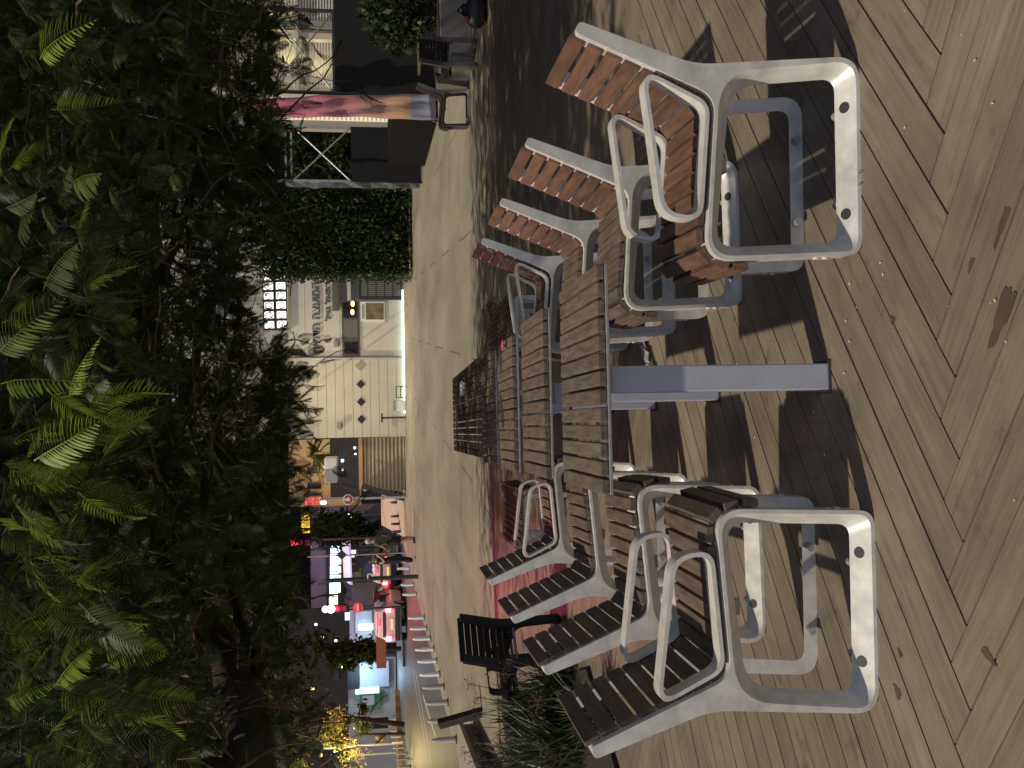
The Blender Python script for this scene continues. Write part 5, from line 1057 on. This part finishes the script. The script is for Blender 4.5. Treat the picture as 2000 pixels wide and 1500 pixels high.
# ------------------------------------------------------------------ the couple on the plaza
SKIN = mat('skin', (.42, .24, .16), .55); SKIN2 = mat('skin_warm', (.50, .29, .20), .55)
def skinned(name, verts, edges, m, parent, root=0, sub=2):
    me = bpy.data.meshes.new(name); me.from_pydata([v[:3] for v in verts], edges, []); me.materials.append(m); o = bpy.data.objects.new(name, me); COL.objects.link(o); o.parent = parent
    mod = o.modifiers.new('skin', 'SKIN'); mod.use_smooth_shade = True
    for i, v in enumerate(verts): d = me.skin_vertices[0].data[i]; d.radius = (v[3], v[4] if len(v) > 4 else v[3]); d.use_root = (i == root)
    s_ = o.modifiers.new('sub', 'SUBSURF'); s_.levels = sub; s_.render_levels = sub
    dg = bpy.context.evaluated_depsgraph_get(); nm = bpy.data.meshes.new_from_object(o.evaluated_get(dg)); o.modifiers.clear(); o.data = nm; nm.name = name
    return o
def person(label, loc, rz, sc, skin, top, bottom, hair, pose, shoes):
    t = thing('person', label, 'person', loc, rz, 'couple on the plaza'); t.scale = (sc, sc, sc)
    # facing -y; x to the figure's left
    V = [(0, 0, .98, .13, .10), (0, .01, 1.14, .12, .09), (0, .02, 1.32, .15, .10), (0, .02, 1.43, .11, .08), (0, .01, 1.50, .055), (0, -.005, 1.565, .06), (0, -.015, 1.66, .085, .10), (0, -.005, 1.735, .062, .075)]
    E_ = [(0, 1), (1, 2), (2, 3), (3, 4), (4, 5), (5, 6), (6, 7)]
    for s_ in (-1, 1):
        a = pose['arm'][0 if s_ < 0 else 1]; l = pose['leg'][0 if s_ < 0 else 1]; o = len(V)
        V += [(s_*.17, .02, 1.41, .060), (a[0][0]*s_, a[0][1], a[0][2], .043), (a[1][0]*s_, a[1][1], a[1][2], .030), (a[2][0]*s_, a[2][1], a[2][2], .036, .022)]
        E_ += [(3, o), (o, o + 1), (o + 1, o + 2), (o + 2, o + 3)]
        h = Vector(a[2]) - Vector(a[1]); h.x *= s_; h = h.normalized(); hc = Vector((a[2][0]*s_, a[2][1], a[2][2])); sd_ = h.cross(Vector((1, 0, 0))).normalized(); k0 = len(V)
        for k in range(4): q = hc + h*(.085 - .008*abs(k - 1.4)) + sd_*(.018*(k - 1.5)) + Vector((-.012*s_, 0, 0)); V.append((q.x, q.y, q.z, .009)); E_.append((o + 3, k0 + k))
        q = hc + h*.03 + sd_*-.05; V.append((q.x, q.y, q.z, .010)); E_.append((o + 3, k0 + 4))
        o = len(V); V += [(s_*.09, 0, .90, .088), (s_*.10 + l[0][0], l[0][1], l[0][2], .062), (s_*.10 + l[1][0], l[1][1], l[1][2] + .22, .058), (s_*.10 + l[1][0], l[1][1], l[1][2], .036), (s_*.105 + l[1][0], l[1][1] - .10, l[1][2] - .055, .036, .03), (s_*.11 + l[1][0], l[1][1] - .17, l[1][2] - .065, .028, .02)]
        E_ += [(0, o), (o, o + 1), (o + 1, o + 2), (o + 2, o + 3), (o + 3, o + 4), (o + 4, o + 5)]
    body = skinned('body', V, E_, skin, t)
    b = MB()                                                    # small features of the face
    b.sphere((0, -.112, 1.645), .016, 8, 0, (.8, 1.1, 1.2))
    for s_ in (-1, 1): b.sphere((s_*.083, 0, 1.655), .022, 8, 0, (.45, .8, 1.3))
    b.build('face_features', skin, body, smooth=60, local=True)
    b = MB(); 
    for s_ in (-1, 1): b.sphere((s_*.033, -.098, 1.68), .010, 6)
    b.box((0, -.103, 1.605), (.05, .012, .010)); b.build('eyes_and_mouth', M_['black'], body, local=True)
    hb_ = MB(); hb_.sphere((0, .012, 1.70), .098, 14, 0, (.92, 1.10, .93)); 
    if pose.get('long'): hb_.sphere((0, .075, 1.60), .085, 12, 0, (1.05, .7, 1.5)); hb_.sphere((0, .085, 1.46), .07, 12, 0, (1.1, .55, 1.5))
    hb_.build('hair', hair, t, smooth=80, local=True)
    # clothes follow the same bones, a little wider
    g = .04; tv = [(V[i][0], V[i][1], V[i][2], V[i][3] + g, (V[i][4] if len(V[i]) > 4 else V[i][3]) + g) for i in range(4)]; tv[0] = (0, 0, .80, V[0][3] + .055, V[0][4] + .06); tv[3] = (0, .02, 1.44, .10, .075); te = [(0, 1), (1, 2), (2, 3)]
    for k, s_ in enumerate((-1, 1)):
        a = pose['arm'][k]; o = len(tv); q = Vector((s_*.17, .02, 1.41)).lerp(Vector((a[0][0]*s_, a[0][1], a[0][2])), pose.get('sleeve', .75)); tv += [(s_*.17, .02, 1.41, .080), (q.x, q.y, q.z, .064)]; te += [(3, o), (o, o + 1)]
    skinned('shirt', tv, te, top, t)
    pv = [(0, 0, 1.10, .15, .12), (0, 0, .93, .17, .14)]; pe = [(0, 1)]; sl_ = pose['cut']
    for k, s_ in enumerate((-1, 1)):
        l = pose['leg'][k]; o = len(pv); kn = Vector((s_*.10 + l[0][0], l[0][1], l[0][2])); an = Vector((s_*.10 + l[1][0], l[1][1], l[1][2])); hp = Vector((s_*.09, 0, .88)); pv += [(hp.x, hp.y, hp.z, .125)]; pe += [(1, o)]
        if sl_ <= 1: q = hp.lerp(kn, sl_); pv += [(q.x, q.y, q.z - .08, .112)]; pe += [(o, o + 1)]
        else: q = kn.lerp(an, sl_ - 1); pv += [(kn.x, kn.y, kn.z, .095), (q.x, q.y, q.z - .05, .08)]; pe += [(o, o + 1), (o + 1, o + 2)]
    skinned('trousers' if sl_ > 1 else 'shorts', pv, pe, bottom, t)
    for k, s_ in enumerate((-1, 1)):
        l = pose['leg'][k]; x = s_*.10 + l[1][0]; y = l[1][1]; z = l[1][2] - .075
        skinned('shoe', [(x, y + .03, z + .035, .048, .045), (x, y - .06, z + .03, .048, .040), (x + .01*s_, y - .17, z + .022, .042, .028)], [(0, 1), (1, 2)], shoes, t)
    return t
zp = zg(33.3); pm = P(807, 1048, 33.5); pw = P(805, 1086, 33.5)
arm_down = ((.25, .03, 1.14), (.27, -.05, .90), (.27, -.08, .82)); arm_out = ((.27, -.05, 1.16), (.22, -.24, 1.02), (.20, -.31, .99)); arm_up = ((.24, -.08, 1.16), (.16, -.24, 1.34), (.12, -.27, 1.42))
leg_st = ((.0, -.01, .50), (.0, .03, .095)); leg_w = ((.01, -.06, .50), (.01, .02, .095)); leg_b = ((.0, .0, .50), (.0, .09, .10))
person('person in an olive shirt and black shorts with light cap, turned to their companion', (pm.x, 33.5, zg(33.5)), rad(-118), 1.03, SKIN, mat('olive_shirt', (.10, .10, .075), .85), mat('black_shorts', (.012, .012, .014), .85), mat('light_cap', (.55, .50, .47), .7), {'arm': (arm_down, arm_out), 'leg': (leg_st, leg_b), 'cut': .82, 'sleeve': .8}, M_['black'])
person('person in black top and trousers with long brown hair, hand raised, beside the dark pole', (pw.x, 33.5, zg(33.5)), rad(70), .97, SKIN2, mat('black_top', (.018, .017, .022), .8), mat('black_trousers', (.014, .014, .018), .85), mat('brown_hair', (.09, .04, .03), .6), {'arm': (arm_up, arm_out), 'leg': (leg_w, leg_b), 'cut': 1.85, 'sleeve': .35, 'long': True}, mat('grey_shoes', (.3, .33, .36), .6))
